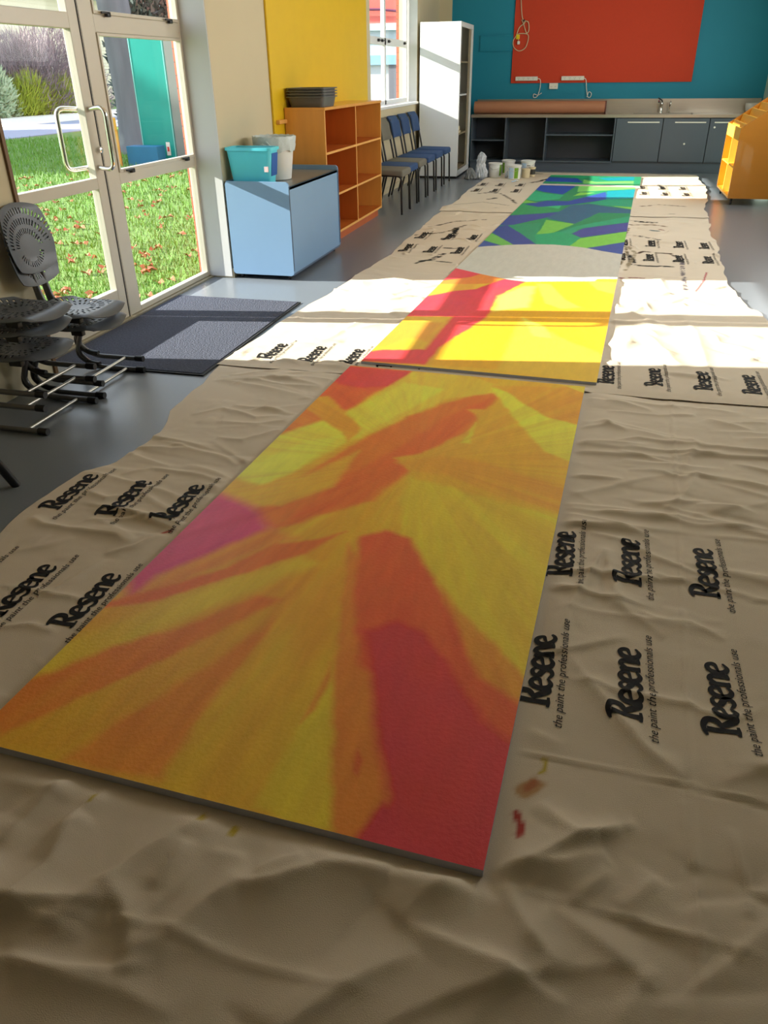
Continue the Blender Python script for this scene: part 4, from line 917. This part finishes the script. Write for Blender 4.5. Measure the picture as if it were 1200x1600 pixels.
# ================================================================= sink bench
ky = 13.26; yb = YB
def cab(name, label, xa, xb, openv=False):
    return thing(name, label, 'cabinet', (0, 0, 0))
t = thing('open_shelf_unit', 'long charcoal open shelf unit under the left part of the bench', 'shelf unit')
mesh_obj('back_panel', B((-2.0, .16, yb-.1, yb-.09, .15, .745)), M_dkin, t)
for x in (-2.0, -1.475, -.865, .145): mesh_obj('upright', B((x, x+.018, ky, yb-.1, .15, .745)), M_dkcab, t)
mesh_obj('bottom_board', B((-2.0, .163, ky, yb-.1, .13, .15)), M_dkcab, t)
mesh_obj('shelf', B((-1.982, -1.475, ky+.02, yb-.1, .42, .436)), M_dkcab, t)
mesh_obj('shelf', B((-.847, .145, ky+.02, yb-.1, .50, .516)), M_dkcab, t)
for xa, xb, lab, knob in ((.17, .83, 'charcoal sink cupboard under the tap, first with a door', 0), (.835, 1.475, 'middle charcoal bench cupboard with a white spot on its door', 1), (1.48, 2.15, 'charcoal bench cupboard partly behind the yellow trolley', 2)):
    t = thing('bench_cupboard', lab, 'cupboard', group='charcoal cupboards under the bench')
    mesh_obj('carcass', B((xa, xb, ky+.02, yb-.01, .13, .74)), M_dkin, t)
    dr = mesh_obj('door', B((xa+.003, xb-.003, ky-.004, ky+.016, .155, .735), bev=.002), M_dkcab, t)
    mesh_obj('handle', B((xa+.16 if knob < 2 else xa+.06, xb-.05, ky-.016, ky-.006, .676, .692), bev=.003), M_wplas, dr)
    if knob:
        bm = bmesh.new(); lathe(bm, [(.014, 0), (.014, .006), (.009, .009)], 18); xx, zz = ((1.17, .40) if knob == 1 else (1.55, .62))
        k_ = mesh_obj('knob', bm, M_wplas, dr, True, loc=(xx, ky-.004, zz)); k_.rotation_euler = (PI/2, 0, 0)
o = mesh_obj('bench_plinth', B((-2.0, 2.15, ky+.03, ky+.05, 0, .13)), M_dkcab); tag(o, 'dark kick board running along the floor under the bench', 'kick board')
t = thing('steel_bench_top', 'stainless steel bench top with sink and splashback along the teal wall', 'bench top')
sx0, sx1, sy0, sy1 = .40, 1.25, ky+.10, ky+.42
mesh_obj('worktop', B((-2.0, sx0, ky-.02, yb-.02, .745, .785), (sx1, 2.2, ky-.02, yb-.02, .745, .785), (sx0, sx1, ky-.02, sy0, .745, .785), (sx0, sx1, sy1, yb-.02, .745, .785)), M_steel, t)
mesh_obj('splashback', B((-2.0, 2.2, yb-.022, yb-.002, .785, .975), bev=.003), M_steel, t)
mesh_obj('sink_bowl', B((sx0, sx0+.006, sy0, sy1, .62, .786), (sx1-.006, sx1, sy0, sy1, .62, .786), (sx0, sx1, sy0, sy0+.006, .62, .786), (sx0, sx1, sy1-.006, sy1, .62, .786), (sx0, sx1, sy0, sy1, .61, .62)), M_steel, t)
t = thing('mixer_tap', 'chrome and black mixer tap standing behind the sink', 'tap', (.80, yb-.11, .785))
bm = bmesh.new(); lathe(bm, [(.03, 0), (.03, .01), (.022, .02), (.022, .10), (.026, .12), (.02, .14), (.0, .145)][:-1], 20); mesh_obj('tap_body', bm, M_chrome, t, True)
bm = bmesh.new(); tube(bm, smoothpath([(0, 0, .07), (-.02, -.05, .13), (-.05, -.13, .17), (-.055, -.18, .15)], 6), .011, 10); mesh_obj('spout', bm, M_chrome, t, True)
bm = bmesh.new(); tube(bm, smoothpath([(0, 0, .135), (.0, -.01, .165), (-.06, -.03, .2)], 5), .009, 10); mesh_obj('lever', bm, M_black, t, True)
bm = bmesh.new(); tube(bm, smoothpath([(0, 0, 0), (0, 0, .10), (.0, -.04, .15), (0, -.09, .15), (0, -.10, .12)], 5), .010, 10); lathe(bm, [(.022, 0), (.022, .012), (.012, .02)], 16)
tag(mesh_obj('filter_tap', bm, M_chrome, None, True, loc=(.92, yb-.11, .785)), 'thin chrome swan neck tap just right of the mixer tap', 'tap')
# brown paper roll
t = thing('paper_roll', 'long brown roll of paper lying on the steel bench top', 'roll')
bm = bmesh.new(); tube(bm, [(-2.0, ky+.30, .871), (-.02, ky+.30, .871)], .085, 36); mesh_obj('rolled_paper', bm, M_kraft, t, True)
bm = bmesh.new(); tube(bm, [(-.025, ky+.30, .871), (-.004, ky+.30, .871)], .087, 36); mesh_obj('roll_end', bm, mat('dark roll end', srgb(110, 62, 52)), t, True)
# power strips and sockets
def power_strip(x0, cord, label):
    t = thing('power_strip', label, 'power strip', group='white power strips on the red pinboard')
    mesh_obj('housing', B((x0, x0+.34, YB-.058, YB-.023, 1.228, 1.284), bev=.006), M_wplas, t)
    for k in range(4):
        bm = bmesh.new(); xx = x0+.05+k*.075
        for dx, dz, r in ((-.010, .008, .5), (.010, .008, -.5), (0, -.010, 0)):
            box(bm, xx+dx-.002, xx+dx+.002, YB-.0595, YB-.0575, 1.256+dz-.005, 1.256+dz+.005)
        mesh_obj('outlet', bm, M_black, t)
    bm = bmesh.new(); tube(bm, smoothpath(cord, 8), .0055, 8); mesh_obj('cord', bm, M_wplas, t, True)
y_ = YB-.03
power_strip(-1.42, [(-1.08, y_-.01, 1.255), (-1.04, y_, 1.24), (-1.03, y_, 1.16), (-1.045, y_, 1.07), (-1.07, y_, 1.01), (-1.12, y_, 1.0), (-1.12, y_, 1.045), (-1.06, y_, 1.03), (-1.0, y_-.02, 1.06)], 'left white power strip, above the brown roll and left of the socket')
power_strip(-.72, [(-.38, y_-.01, 1.255), (-.35, y_, 1.23), (-.33, y_, 1.12), (-.30, y_, 1.01), (-.26, y_, 1.0), (-.25, y_, 1.05), (-.29, y_, 1.07), (-.31, y_, 1.0)], 'right white power strip, to the right of the wall socket')
t = thing('wall_socket', 'white double wall socket between the two power strips', 'socket')
mesh_obj('face_plate', B((-.895, -.765, YB-.036, YB-.001, 1.112, 1.192), bev=.004), M_wplas, t)
for xx in (-.862, -.80): mesh_obj('outlet', B((xx-.010, xx-.006, YB-.038, YB-.0355, 1.14, 1.15), (xx+.006, xx+.010, YB-.038, YB-.0355, 1.14, 1.15)), M_black, t)
# hanging extension lead
t = thing('extension_lead', 'pale looped extension lead with a yellow tag hanging on the red pinboard', 'lead')
y_ = YB-.034
zz = lambda px, py: (-1.49+(px-806)/110.5+ (py)*.0006, y_, 2.245-py*.00835)
P = [zz(816, -40), zz(815, -5), zz(817, 22), zz(821, 30), zz(812, 38), (zz(807, 50)), zz(802, 58), zz(803, 68), zz(812, 74), zz(823, 68), zz(827, 50), zz(815, 47), zz(809, 49), zz(811, 58)]
P = [Vector(p) for p in P]
bm = bmesh.new(); tube(bm, smoothpath(P, 8), .0062, 8); mesh_obj('cord', bm, M_cord, t, True)
P = [zz(821, 28), zz(827, 30), zz(828, 42), zz(824, 46), zz(819, 32), zz(816, 26)]
bm = bmesh.new(); tube(bm, smoothpath([Vector(p)+Vector((0, -.008, 0)) for p in P], 8), .0062, 8); mesh_obj('cord', bm, M_cord, t, True)
q1 = zz(810, 52); mesh_obj('yellow_tag', B((q1[0]-.025, q1[0]+.025, y_-.016, y_+.006, q1[2]-.03, q1[2]+.03), bev=.004), M_plugy, t)
mesh_obj('plug', B((q1[0]-.005, q1[0]+.035, y_-.03, y_+.006, q1[2]-.10, q1[2]-.055), bev=.008), M_wplas, t)
bm = bmesh.new(); tube(bm, [zz(820, 27), tuple(Vector(zz(820, 27))+Vector((0, -.03, 0)))], .014, 10); mesh_obj('hook', bm, M_black, t, True)

# ================================================================= honey plywood book trolley
t = thing('book_trolley', 'honey coloured plywood trolley with stepped top shelves on castors at the right wall', 'trolley')
tx0, tx1, ty0, ty1 = 1.45, 2.19, 10.05, 11.12
side = [(tx0, .075), (tx1, .075), (tx1, 1.30), (tx0+.11, .835), (tx0, .80)]
side = [(tx0, .075), (tx1, .075), (tx1, 1.32), (tx0+.10, .86), (tx0, .79)]
for a in (ty0, ty1-.018):
    bm = bmesh.new(); prism(bm, side, 'y', a, a+.018); mesh_obj('side_panel', bm, M_honey, t)
mesh_obj('bottom_board', B((tx0, tx1, ty0+.018, ty1-.018, .075, .095)), M_honeyl, t)
mesh_obj('inner_panel', B((tx0+.16, tx0+.172, ty0+.018, ty1-.018, .095, .78)), M_honeyl, t)
ym = (ty0+ty1)/2
mesh_obj('divider', B((tx0+.002, tx0+.16, ym-.009, ym+.009, .095, .66)), M_honeyl, t)
mesh_obj('shelf', B((tx0+.004, tx0+.16, ty0+.018, ym-.009, .385, .40)), M_honeyl, t)
mesh_obj('shelf', B((tx0+.004, tx0+.16, ym+.009, ty1-.018, .385, .40)), M_honeyl, t)
mesh_obj('front_rail', B((tx0, tx0+.016, ty0+.018, ty1-.018, .665, .79)), M_honeyl, t)
mesh_obj('back_panel', B((tx1-.012, tx1, ty0+.018, ty1-.018, .095, 1.30)), M_honey, t)
for k in range(8):
    xx = tx0+.03+k*.088; zt = .80+max(0, (xx-tx0-.02))*.70
    bm = bmesh.new(); prism(bm, [(xx, zt-.09), (xx+.010, zt-.09), (xx+.036, zt+.022), (xx+.026, zt+.022)], 'y', ty0+.018, ty1-.018); mesh_obj('stepped_rail', bm, M_honeyl, t)
    mesh_obj('stepped_shelf', B((xx+.008, xx+.088, ty0+.018, ty1-.018, zt-.095, zt-.085)), M_honeyl, t)
for xx in (tx0+.05, tx1-.05):
    for yy in (ty0+.06, ty1-.06):
        bm = bmesh.new(); box(bm, xx-.012, xx+.012, yy-.016, yy+.016, .05, .074, .002); tube(bm, [(xx-.010, yy+.006, .028), (xx+.010, yy+.006, .028)], .0275, 18)
        mesh_obj('castor', bm, mat('castor rubber', srgb(60, 40, 36)) if 'castor' not in bpy.data.meshes else bpy.data.meshes['castor'].materials[0], t, True)
bm = bmesh.new(); lathe(bm, [(.05, 0), (.085, .03), (.10, .09), (.10, .13), (.096, .13), (.08, .04), (.045, .01)], 28)
tag(mesh_obj('white_bowl', bm, M_pail, None, True, loc=(2.07, yb-.16, .786)), 'white bowl on the bench top just behind the trolley', 'bowl')

# ================================================================= paint pails
def pail(loc, r, h, label, mats, lab_ang=None, lid=True, lw=.9, lcol=None, rot=0.):
    t = thing('paint_pail', label, 'paint pail', loc, rot, 'paint pails on the far drop cloth')
    bm = bmesh.new(); lathe(bm, [(r*.9, 0), (r*.92, .004), (r, h*.9), (r+.004, h*.9), (r+.004, h*.93), (r-.004, h*.93)], 32); mesh_obj('pail_body', bm, mats, t, True)
    if lid:
        bm = bmesh.new(); lathe(bm, [(r+.005, h*.9), (r+.008, h*.93), (r+.008, h), (r+.002, h+.003), (r-.006, h-.004)], 32); mesh_obj('lid', bm, M_pail, t, True)
    bm = bmesh.new(); tube(bm, [(( r+.008)*math.cos(a), (r+.008)*math.sin(a), h*.86-.05*math.sin(a)**2) for a in np.linspace(PI, 2*PI, 18)], .002, 6); mesh_obj('wire_handle', bm, M_chrome, t, True)
    if lcol:
        for c, a0, a1, z0, z1 in lcol:
            bm = bmesh.new(); n = 14; V = []
            for k in range(n+1):
                a = a0+(a1-a0)*k/n
                V.append([bm.verts.new(((r*(.9+.1*z/h)+e)*math.cos(a), (r*(.9+.1*z/h)+e)*math.sin(a), z)) for z, e in ((z0, .0025), (z1, .0025), (z1, .0005), (z0, .0005))])
            for a_, b_ in zip(V, V[1:]):
                for k in range(4): bm.faces.new((a_[k], b_[k], b_[(k+1) % 4], a_[(k+1) % 4]))
            bm.faces.new(V[0]); bm.faces.new(V[-1]); mesh_obj('label_band', bm, c, t, True)
    return t
zc = lambda x, y: float(far.z(x, y))+.002
def rad(d): return math.radians(d)
pail((-1.47, 12.25, zc(-1.47, 12.25)), .095, .185, 'white paint pail on the left, green stripe at its right side', M_pail, lcol=[(M_green, rad(-40), rad(-10), .02, .165)])
pail((-1.32, 12.62, zc(-1.32, 12.62)), .095, .19, 'white paint pail at the back with a green stripe at its left side', M_pail, lcol=[(M_green, rad(-150), rad(-120), .02, .16), (M_alud, rad(-92), rad(-82), .12, .135)])
pail((-1.17, 12.05, zc(-1.17, 12.05)), .095, .18, 'front paint pail with a broad green and pale blue label', M_pail, lcol=[(M_green, rad(-84), rad(-48), .012, .15), (M_lblue, rad(-140), rad(-92), .012, .15)])
pail((-1.02, 12.48, zc(-1.02, 12.48)), .10, .20, 'tall white lidded paint pail at the right, blue label near its rim', M_pail, lcol=[(M_lblue, rad(-150), rad(-100), .10, .17), (M_alud, rad(-92), rad(-65), .135, .145)])
bm = bmesh.new(); lathe(bm, [(.055, 0), (.056, .004), (.062, .105), (.066, .108), (.066, .118), (.058, .12)], 28)
tag(mesh_obj('paint_pot', bm, M_beigep, None, True, loc=(-1.02, 12.22, zc(-1.02, 12.22))), 'small beige paint pot in front of the tall lidded pail', 'paint pot', 'small pots among the pails')
t = thing('paint_pot', 'small beige pot with a dark label at the far right of the pails', 'paint pot', (-.94, 12.36, zc(-.94, 12.36)), 0, 'small pots among the pails')
bm = bmesh.new(); lathe(bm, [(.04, 0), (.041, .003), (.045, .115), (.048, .118), (.048, .126), (.04, .128)], 24); mesh_obj('pot_body', bm, M_beigep, t, True)
bm = bmesh.new(); lathe(bm, [(.043, .03), (.0455, .10), (.0445, .10), (.042, .03)], 24); mesh_obj('label_band', bm, M_alud, t, True)
# crumpled bags
def crumple(name, loc, prof, seed, m, label, cat, amp=.25):
    bm = bmesh.new(); n = 30; R_ = []
    for i, (r, z) in enumerate(prof):
        ring = []
        for k in range(n):
            a = 2*PI*k/n; rr = r*(1+amp*(2*float(fbm(np.array(k*.45 if k < n/2 else (n-k)*.45), np.array(i*.7), seed))-1)+.12*math.sin(k*2.4+i*1.3))
            ring.append(bm.verts.new((rr*math.cos(a)+.15*r*math.sin(i*1.1), rr*math.sin(a), z+.006*math.sin(k*3+i))))
        R_.append(ring)
    for a, b_ in zip(R_, R_[1:]):
        for k in range(n): bm.faces.new((a[k], a[(k+1) % n], b_[(k+1) % n], b_[k]))
    bm.faces.new(R_[0]); bm.faces.new(R_[-1])
    return tag(mesh_obj(name, bm, m, None, False, loc=loc), label, cat)
M_film = mat('crinkled clear film', srgb(196, 200, 206), rough=.15, var=.45, vscale=30, bump=.8, bscale=40, spec=.8)
crumple('wrapped_bundle', (-1.66, 12.12, .004), [(.06, 0), (.085, .03), (.08, .08), (.07, .13), (.062, .18), (.052, .21), (.06, .25), (.058, .29), (.035, .33), (.012, .35)], 3, M_film, 'tall bundle wrapped in crinkled clear film left of the pails', 'bundle')
crumple('plastic_bag', (-1.80, 12.04, .002), [(.07, 0), (.085, .02), (.075, .06), (.06, .10), (.04, .13), (.02, .15)], 9, mat('grey translucent bag', srgb(120, 122, 122), rough=.3, var=.3, vscale=30, bump=.6), 'small grey crumpled bag on the floor beside the white cabinet', 'bag')
crumple('paint_rag', (-1.26, 12.16, zc(-1.26, 12.16)), [(.045, 0), (.06, .02), (.05, .05), (.03, .07), (.012, .085)], 14, M_film, 'small crumpled white wrap between the front pails', 'rag')
t = thing('paint_brush', 'pale paint brush lying on the far cloth below the pails', 'brush', (-1.12, 11.72, float(far.z(-1.12, 11.72))+.012), rad(70))
mesh_obj('handle', B((-.10, .02, -.008, .008, -.006, .006), bev=.004), M_lblue, t); mesh_obj('bristles', B((.02, .07, -.022, .022, -.006, .006), bev=.004), M_pail, t)

# ================================================================= outdoors
GZ = -.12
M_grass0 = mat('lawn soil', srgb(96, 128, 52), rough=.95, var=.45, vscale=9)
M_blade = mat('grass blades', srgb(106, 152, 52), rough=.7, var=.4, vscale=3)
M_leaf = mat('fallen leaves', srgb(176, 112, 78), rough=.8, var=.35, vscale=2)
struct(mesh_obj('trim_7', B((-120, -2.93, -30, 110, -.4, GZ)), M_grass0)); bpy.data.objects['trim_7'].name = 'lawn_ground'
struct(mesh_obj('garden_path', B((-19.6, -15.8, 0, 70, GZ, GZ+.02)), mat('shaded path tone', srgb(150, 156, 172), rough=.9, var=.1, vscale=30)))  # near part of the path, its shade put into the bluish grey
struct(mesh_obj('sunlit_path', B((-24.2, -19.6, 0, 70, GZ, GZ+.03)), mat('pale kerb', srgb(232, 222, 205), rough=.9)))  # far part of the same path, sunlight put into its pale colour
n = 70000; d = 3.0+22*RNG.random(n)**1.7; ang = RNG.uniform(.36, .95, n)
gx = -np.sin(ang)*d*1.0; gy = np.cos(ang)*d
gx = gx-.6; m_ = (gx < -3.05) & (gx > -15.8); gx, gy, d = gx[m_], gy[m_], d[m_]; n = len(gx)
patch = fbm(gx*1.3, gy*1.3, 91); keep = RNG.random(n) < (.35+1.3*patch); gx, gy, d = gx[keep], gy[keep], d[keep]; n = len(gx)
hh = RNG.uniform(.02, .055, n)*(1+d*.05); a = RNG.uniform(0, 2*PI, n); w_ = .003*(1+d*.12); lx = RNG.normal(0, .02, n); ly = RNG.normal(0, .02, n)
v = np.zeros((n, 3, 3)); v[:, 0] = np.stack([gx-w_*np.cos(a), gy-w_*np.sin(a), np.full(n, GZ)], -1); v[:, 1] = np.stack([gx+w_*np.cos(a), gy+w_*np.sin(a), np.full(n, GZ)], -1); v[:, 2] = np.stack([gx+lx, gy+ly, GZ+hh], -1)
me = bpy.data.meshes.new('lawn_grass'); me.from_pydata(v.reshape(-1, 3).tolist(), [], np.arange(n*3).reshape(-1, 3).tolist()); me.materials.append(M_blade)
o = bpy.data.objects.new('lawn_grass', me); C.objects.link(o); tag(o, 'short green lawn grass outside the glass doors', 'grass'); o['kind'] = 'stuff'
bm = bmesh.new()
for k in range(620):
    dd = 3.6+12*random.random()**1.6; an = random.uniform(.42, .85); x = -math.sin(an)*dd-.4; y = math.cos(an)*dd
    if x > -3.1: continue
    r = random.uniform(.03, .065); ra = random.uniform(0, 6.28); vs = []
    for q_ in range(7):
        aa = ra+q_*2*PI/7; rr = r*(1 if q_ % 2 else .6); vs.append(bm.verts.new((x+rr*math.cos(aa), y+rr*math.sin(aa), GZ+.03+.02*math.sin(aa*2+k))))
    c_ = bm.verts.new((x, y, GZ+.02))
    for q_ in range(7): bm.faces.new((vs[q_], vs[(q_+1) % 7], c_))
o = mesh_obj('fallen_leaves', bm, M_leaf); tag(o, 'brown fallen leaves scattered over the lawn outside the doors', 'leaves'); o['kind'] = 'stuff'
# bushes
def twig_bush(name, c, rx, ry, rz, n, m, label, up=.5, ln=.45, w=.02, zmin=GZ):
    P = RNG.normal(0, 1, (n, 3)); P /= np.linalg.norm(P, axis=1)[:, None]; P[:, 2] = np.abs(P[:, 2]); r = RNG.random(n)**.35; lump = .8+.4*vnoise(P[:, 0]*3+5, P[:, 1]*3+P[:, 2]*3+5, 3)
    B0 = np.array(c)+P*np.array([rx, ry, rz])*(r*lump)[:, None]; D_ = P*np.array([1, 1, 1])+np.array([0, 0, up])+RNG.normal(0, .5, (n, 3)); D_ /= np.linalg.norm(D_, axis=1)[:, None]
    Sd = np.cross(D_, RNG.normal(0, 1, (n, 3))); Sd /= np.linalg.norm(Sd, axis=1)[:, None]; L_ = ln*RNG.uniform(.5, 1.3, n)[:, None]
    v = np.stack([B0-Sd*w, B0+Sd*w, B0+D_*L_], 1); v[..., 2] = np.maximum(v[..., 2], zmin)
    me = bpy.data.meshes.new(name); me.from_pydata(v.reshape(-1, 3).tolist(), [], np.arange(n*3).reshape(-1, 3).tolist()); me.materials.append(m)
    o = bpy.data.objects.new(name, me); C.objects.link(o); return tag(o, label, 'bush')
M_purp = mat('bare twigs', srgb(150, 132, 134), rough=.9, var=.4, vscale=1.2)
M_lime = mat('lime foliage', srgb(176, 188, 70), rough=.8, var=.4, vscale=1.2)
M_sage = mat('sage foliage', srgb(190, 206, 170), rough=.8, var=.35, vscale=1.5)
twig_bush('bare_shrub', (-26, 35.6, GZ), 2.6, 4.0, 3.3, 17000, M_purp, 'large bare grey twiggy shrub beyond the path', up=.8, ln=.5, w=.018)
twig_bush('lime_shrub', (-24.6, 32.9, GZ), .8, 1.5, 1.35, 4500, M_lime, 'lime green grassy shrub on the left below the bare shrub', up=.9, ln=.5)
twig_bush('lime_shrub', (-24.6, 35.3, GZ), .8, 1.4, 1.25, 4500, M_lime, 'lime green grassy shrub on the right below the bare shrub', up=.9, ln=.5)
twig_bush('sage_shrub', (-24.8, 30.6, GZ), 1.0, 1.5, 2.0, 5000, M_sage, 'pale sage green shrub at the far left by the path', ln=.25, w=.05)
twig_bush('ivy_hedge', (-16.2, 29.5, GZ), .8, 2.6, 5.2, 9000, mat('dark ivy', srgb(80, 92, 84), rough=.6, var=.5, vscale=3), 'dark leafy hedge between the tree trunk and the teal panel', ln=.22, w=.08)
# tree
t = thing('garden_tree', 'broad grey tree trunk standing on the lawn left of the teal panel', 'tree', (-9.95, 16.9, GZ))
M_bark = mat('grey bark', srgb(120, 118, 122), rough=.95, var=.35, vscale=6, bump=.9, bscale=10, stretch=(1, 1, .15))
bm = bmesh.new(); tube(bm, [(0, 0, 0), (.0, 0, .25), (.02, 0, 1.0), (-.04, 0, 2.0), (-.1, 0, 3.2), (-.15, 0, 4.4)], [.50, .38, .34, .32, .32, .26], 26); mesh_obj('trunk', bm, M_bark, t, True)
bm = bmesh.new()
for k in range(7):
    a_ = k*.9; tube(bm, smoothpath([(-.15, 0, 4.2), (.5*math.cos(a_), .5*math.sin(a_), 5.2), (1.6*math.cos(a_), 1.6*math.sin(a_), 6.6)], 4), [.14-.009*i for i in range(9)], 8)
mesh_obj('branches', bm, M_bark, t, True)
# tree added out of view to cast shade on the lawn
t = thing('added_shade_tree', 'tall leafy tree added out of view beyond the path to shade the lawn', 'tree', (-38, 14, GZ))
bm = bmesh.new(); tube(bm, [(0, 0, 0), (0, 0, 7)], [.4, .25], 14); mesh_obj('trunk', bm, M_bark, t, True)
n = 9000; P = RNG.normal(0, 1, (n, 3)); P /= np.linalg.norm(P, axis=1)[:, None]; Q = P*np.array([3.4, 6.5, 4.6])*(RNG.random(n)**.33)[:, None]+np.array([0, 0, 9.0]); s_ = RNG.normal(0, .32, (n, 3, 3))
me = bpy.data.meshes.new('crown'); me.from_pydata((Q[:, None]+s_).reshape(-1, 3).tolist(), [], np.arange(n*3).reshape(-1, 3).tolist()); me.materials.append(M_lime)
link(bpy.data.objects.new('crown', me), t)
# room reflections in the door glass built as solid shapes, and a grey panel
t = thing('teal_reflection_panel', 'tall teal green panel standing in for a room reflection in the right glass door', 'board', (-8.18, 14.7, GZ), rad(0))
mesh_obj('panel', B((-.33, .31, -.03, .03, 0, 2.19), bev=.01), mat('teal reflection tone', srgb(20, 150, 138), rough=.35, var=.12, vscale=3), t)
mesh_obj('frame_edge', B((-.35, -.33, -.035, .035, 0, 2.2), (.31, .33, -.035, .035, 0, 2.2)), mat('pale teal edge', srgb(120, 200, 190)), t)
mesh_obj('white_reflection_patch', B((.14, .22, -.036, -.031, .15, .38)), M_wplas, t)
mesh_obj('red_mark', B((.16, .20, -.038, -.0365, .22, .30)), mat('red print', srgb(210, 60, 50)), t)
o = mesh_obj('blue_reflection_block', B((-8.62, -7.98, 14.2, 14.5, GZ, .22), bev=.01), mat('blue reflection tone', srgb(40, 110, 150), var=.2, vscale=6)); tag(o, 'blue block at the foot of the teal panel, standing in for a reflection', 'crate')  # blue part of the glass reflection, built as a block
o = mesh_obj('grey_panel', B((-7.80, -7.35, 14.62, 14.78, GZ, 2.2)), mat('grey panel', srgb(122, 126, 122), rough=.6)); tag(o, 'plain grey upright panel between the teal panel and the brick wall', 'panel')
t = thing('orange_reflection_shape', 'small orange shelf shape in front of the tree trunk, standing in for a reflection', 'shelf', (-8.82, 14.0, GZ))  # orange part of the glass reflection, built as a small shelf
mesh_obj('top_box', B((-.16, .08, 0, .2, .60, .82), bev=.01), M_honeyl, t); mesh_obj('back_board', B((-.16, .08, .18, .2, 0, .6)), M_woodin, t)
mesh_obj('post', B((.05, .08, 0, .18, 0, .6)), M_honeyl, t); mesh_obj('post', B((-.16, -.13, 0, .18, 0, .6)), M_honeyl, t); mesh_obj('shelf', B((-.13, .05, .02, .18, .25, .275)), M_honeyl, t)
# buildings
M_wb = mat('cream weatherboard', srgb(246, 232, 204), rough=.8)
t = thing('cream_building', 'long cream weatherboard building beyond the shrubs', 'building')
bm = bmesh.new()
for k in range(30): prism(bm, [(-36.0, .2*k), (-35.97, .2*k), (-36.0, .2*k+.2)], 'y', 25, 75)
box(bm, -44, -36.0, 25, 75, -.2, 6.0); mesh_obj('wall', bm, M_wb, t)
mesh_obj('roof', B((-45, -35, 24, 76, 6.0, 6.4)), mat('pale roof', srgb(200, 205, 210)), t)
t = thing('white_annex', 'white annex with stacked pale fascia lines behind the tree trunk', 'building')
mesh_obj('wall', B((-19, -9, 35, 44, GZ, 4.55)), mat('annex wall', srgb(176, 186, 200), var=.3, vscale=1), t)
mesh_obj('fascia', B((-19.5, -8.8, 34.7, 44.2, 4.55, 4.95)), M_white, t); mesh_obj('gutter', B((-19.5, -8.8, 34.6, 44.2, 5.1, 5.7)), M_white, t)
mesh_obj('roof', B((-19.4, -8.9, 34.8, 44.1, 4.95, 6.5)), mat('grey roof', srgb(190, 196, 204)), t)
t = thing('red_wing', 'school wing with red upper wall seen through the far window', 'building')
mesh_obj('lower_wall', B((-12, -3.6, 24, 34, GZ, 1.72)), mat('pale grey wall', srgb(214, 216, 222), rough=.8), t)
mesh_obj('blue_fascia', B((-12, -3.6, 23.9, 24, 1.55, 1.78)), mat('light blue fascia', srgb(150, 190, 222)), t)
mesh_obj('upper_glazing', B((-12, -3.6, 24, 34, 1.78, 2.36)), mat('grey glazing', srgb(196, 208, 220), rough=.3), t)
mesh_obj('pale_band', B((-12, -3.6, 23.85, 34, 2.36, 2.52)), mat('pale band', srgb(200, 214, 220)), t)
mesh_obj('upper_wall', B((-12, -3.6, 24, 34, 2.52, 6)), mat('red cladding', srgb(226, 112, 100), rough=.8), t)
bm = bmesh.new(); tube(bm, [(-12, 23.9, 3.0), (-6.2, 23.9, 2.84), (-5.4, 23.9, 2.76), (-3.6, 23.9, 2.6)], .03, 8); mesh_obj('pipe', bm, mat('purple pipe', srgb(120, 60, 90)), t, True)
mesh_obj('dark_panel', B((-5.98, -5.66, 23.94, 24.0, GZ, 1.55)), mat('dark grey panel', srgb(130, 128, 136)), t)
mesh_obj('light_panel', B((-5.66, -5.40, 23.95, 24.0, GZ, 1.55)), mat('cream panel', srgb(226, 220, 204)), t)
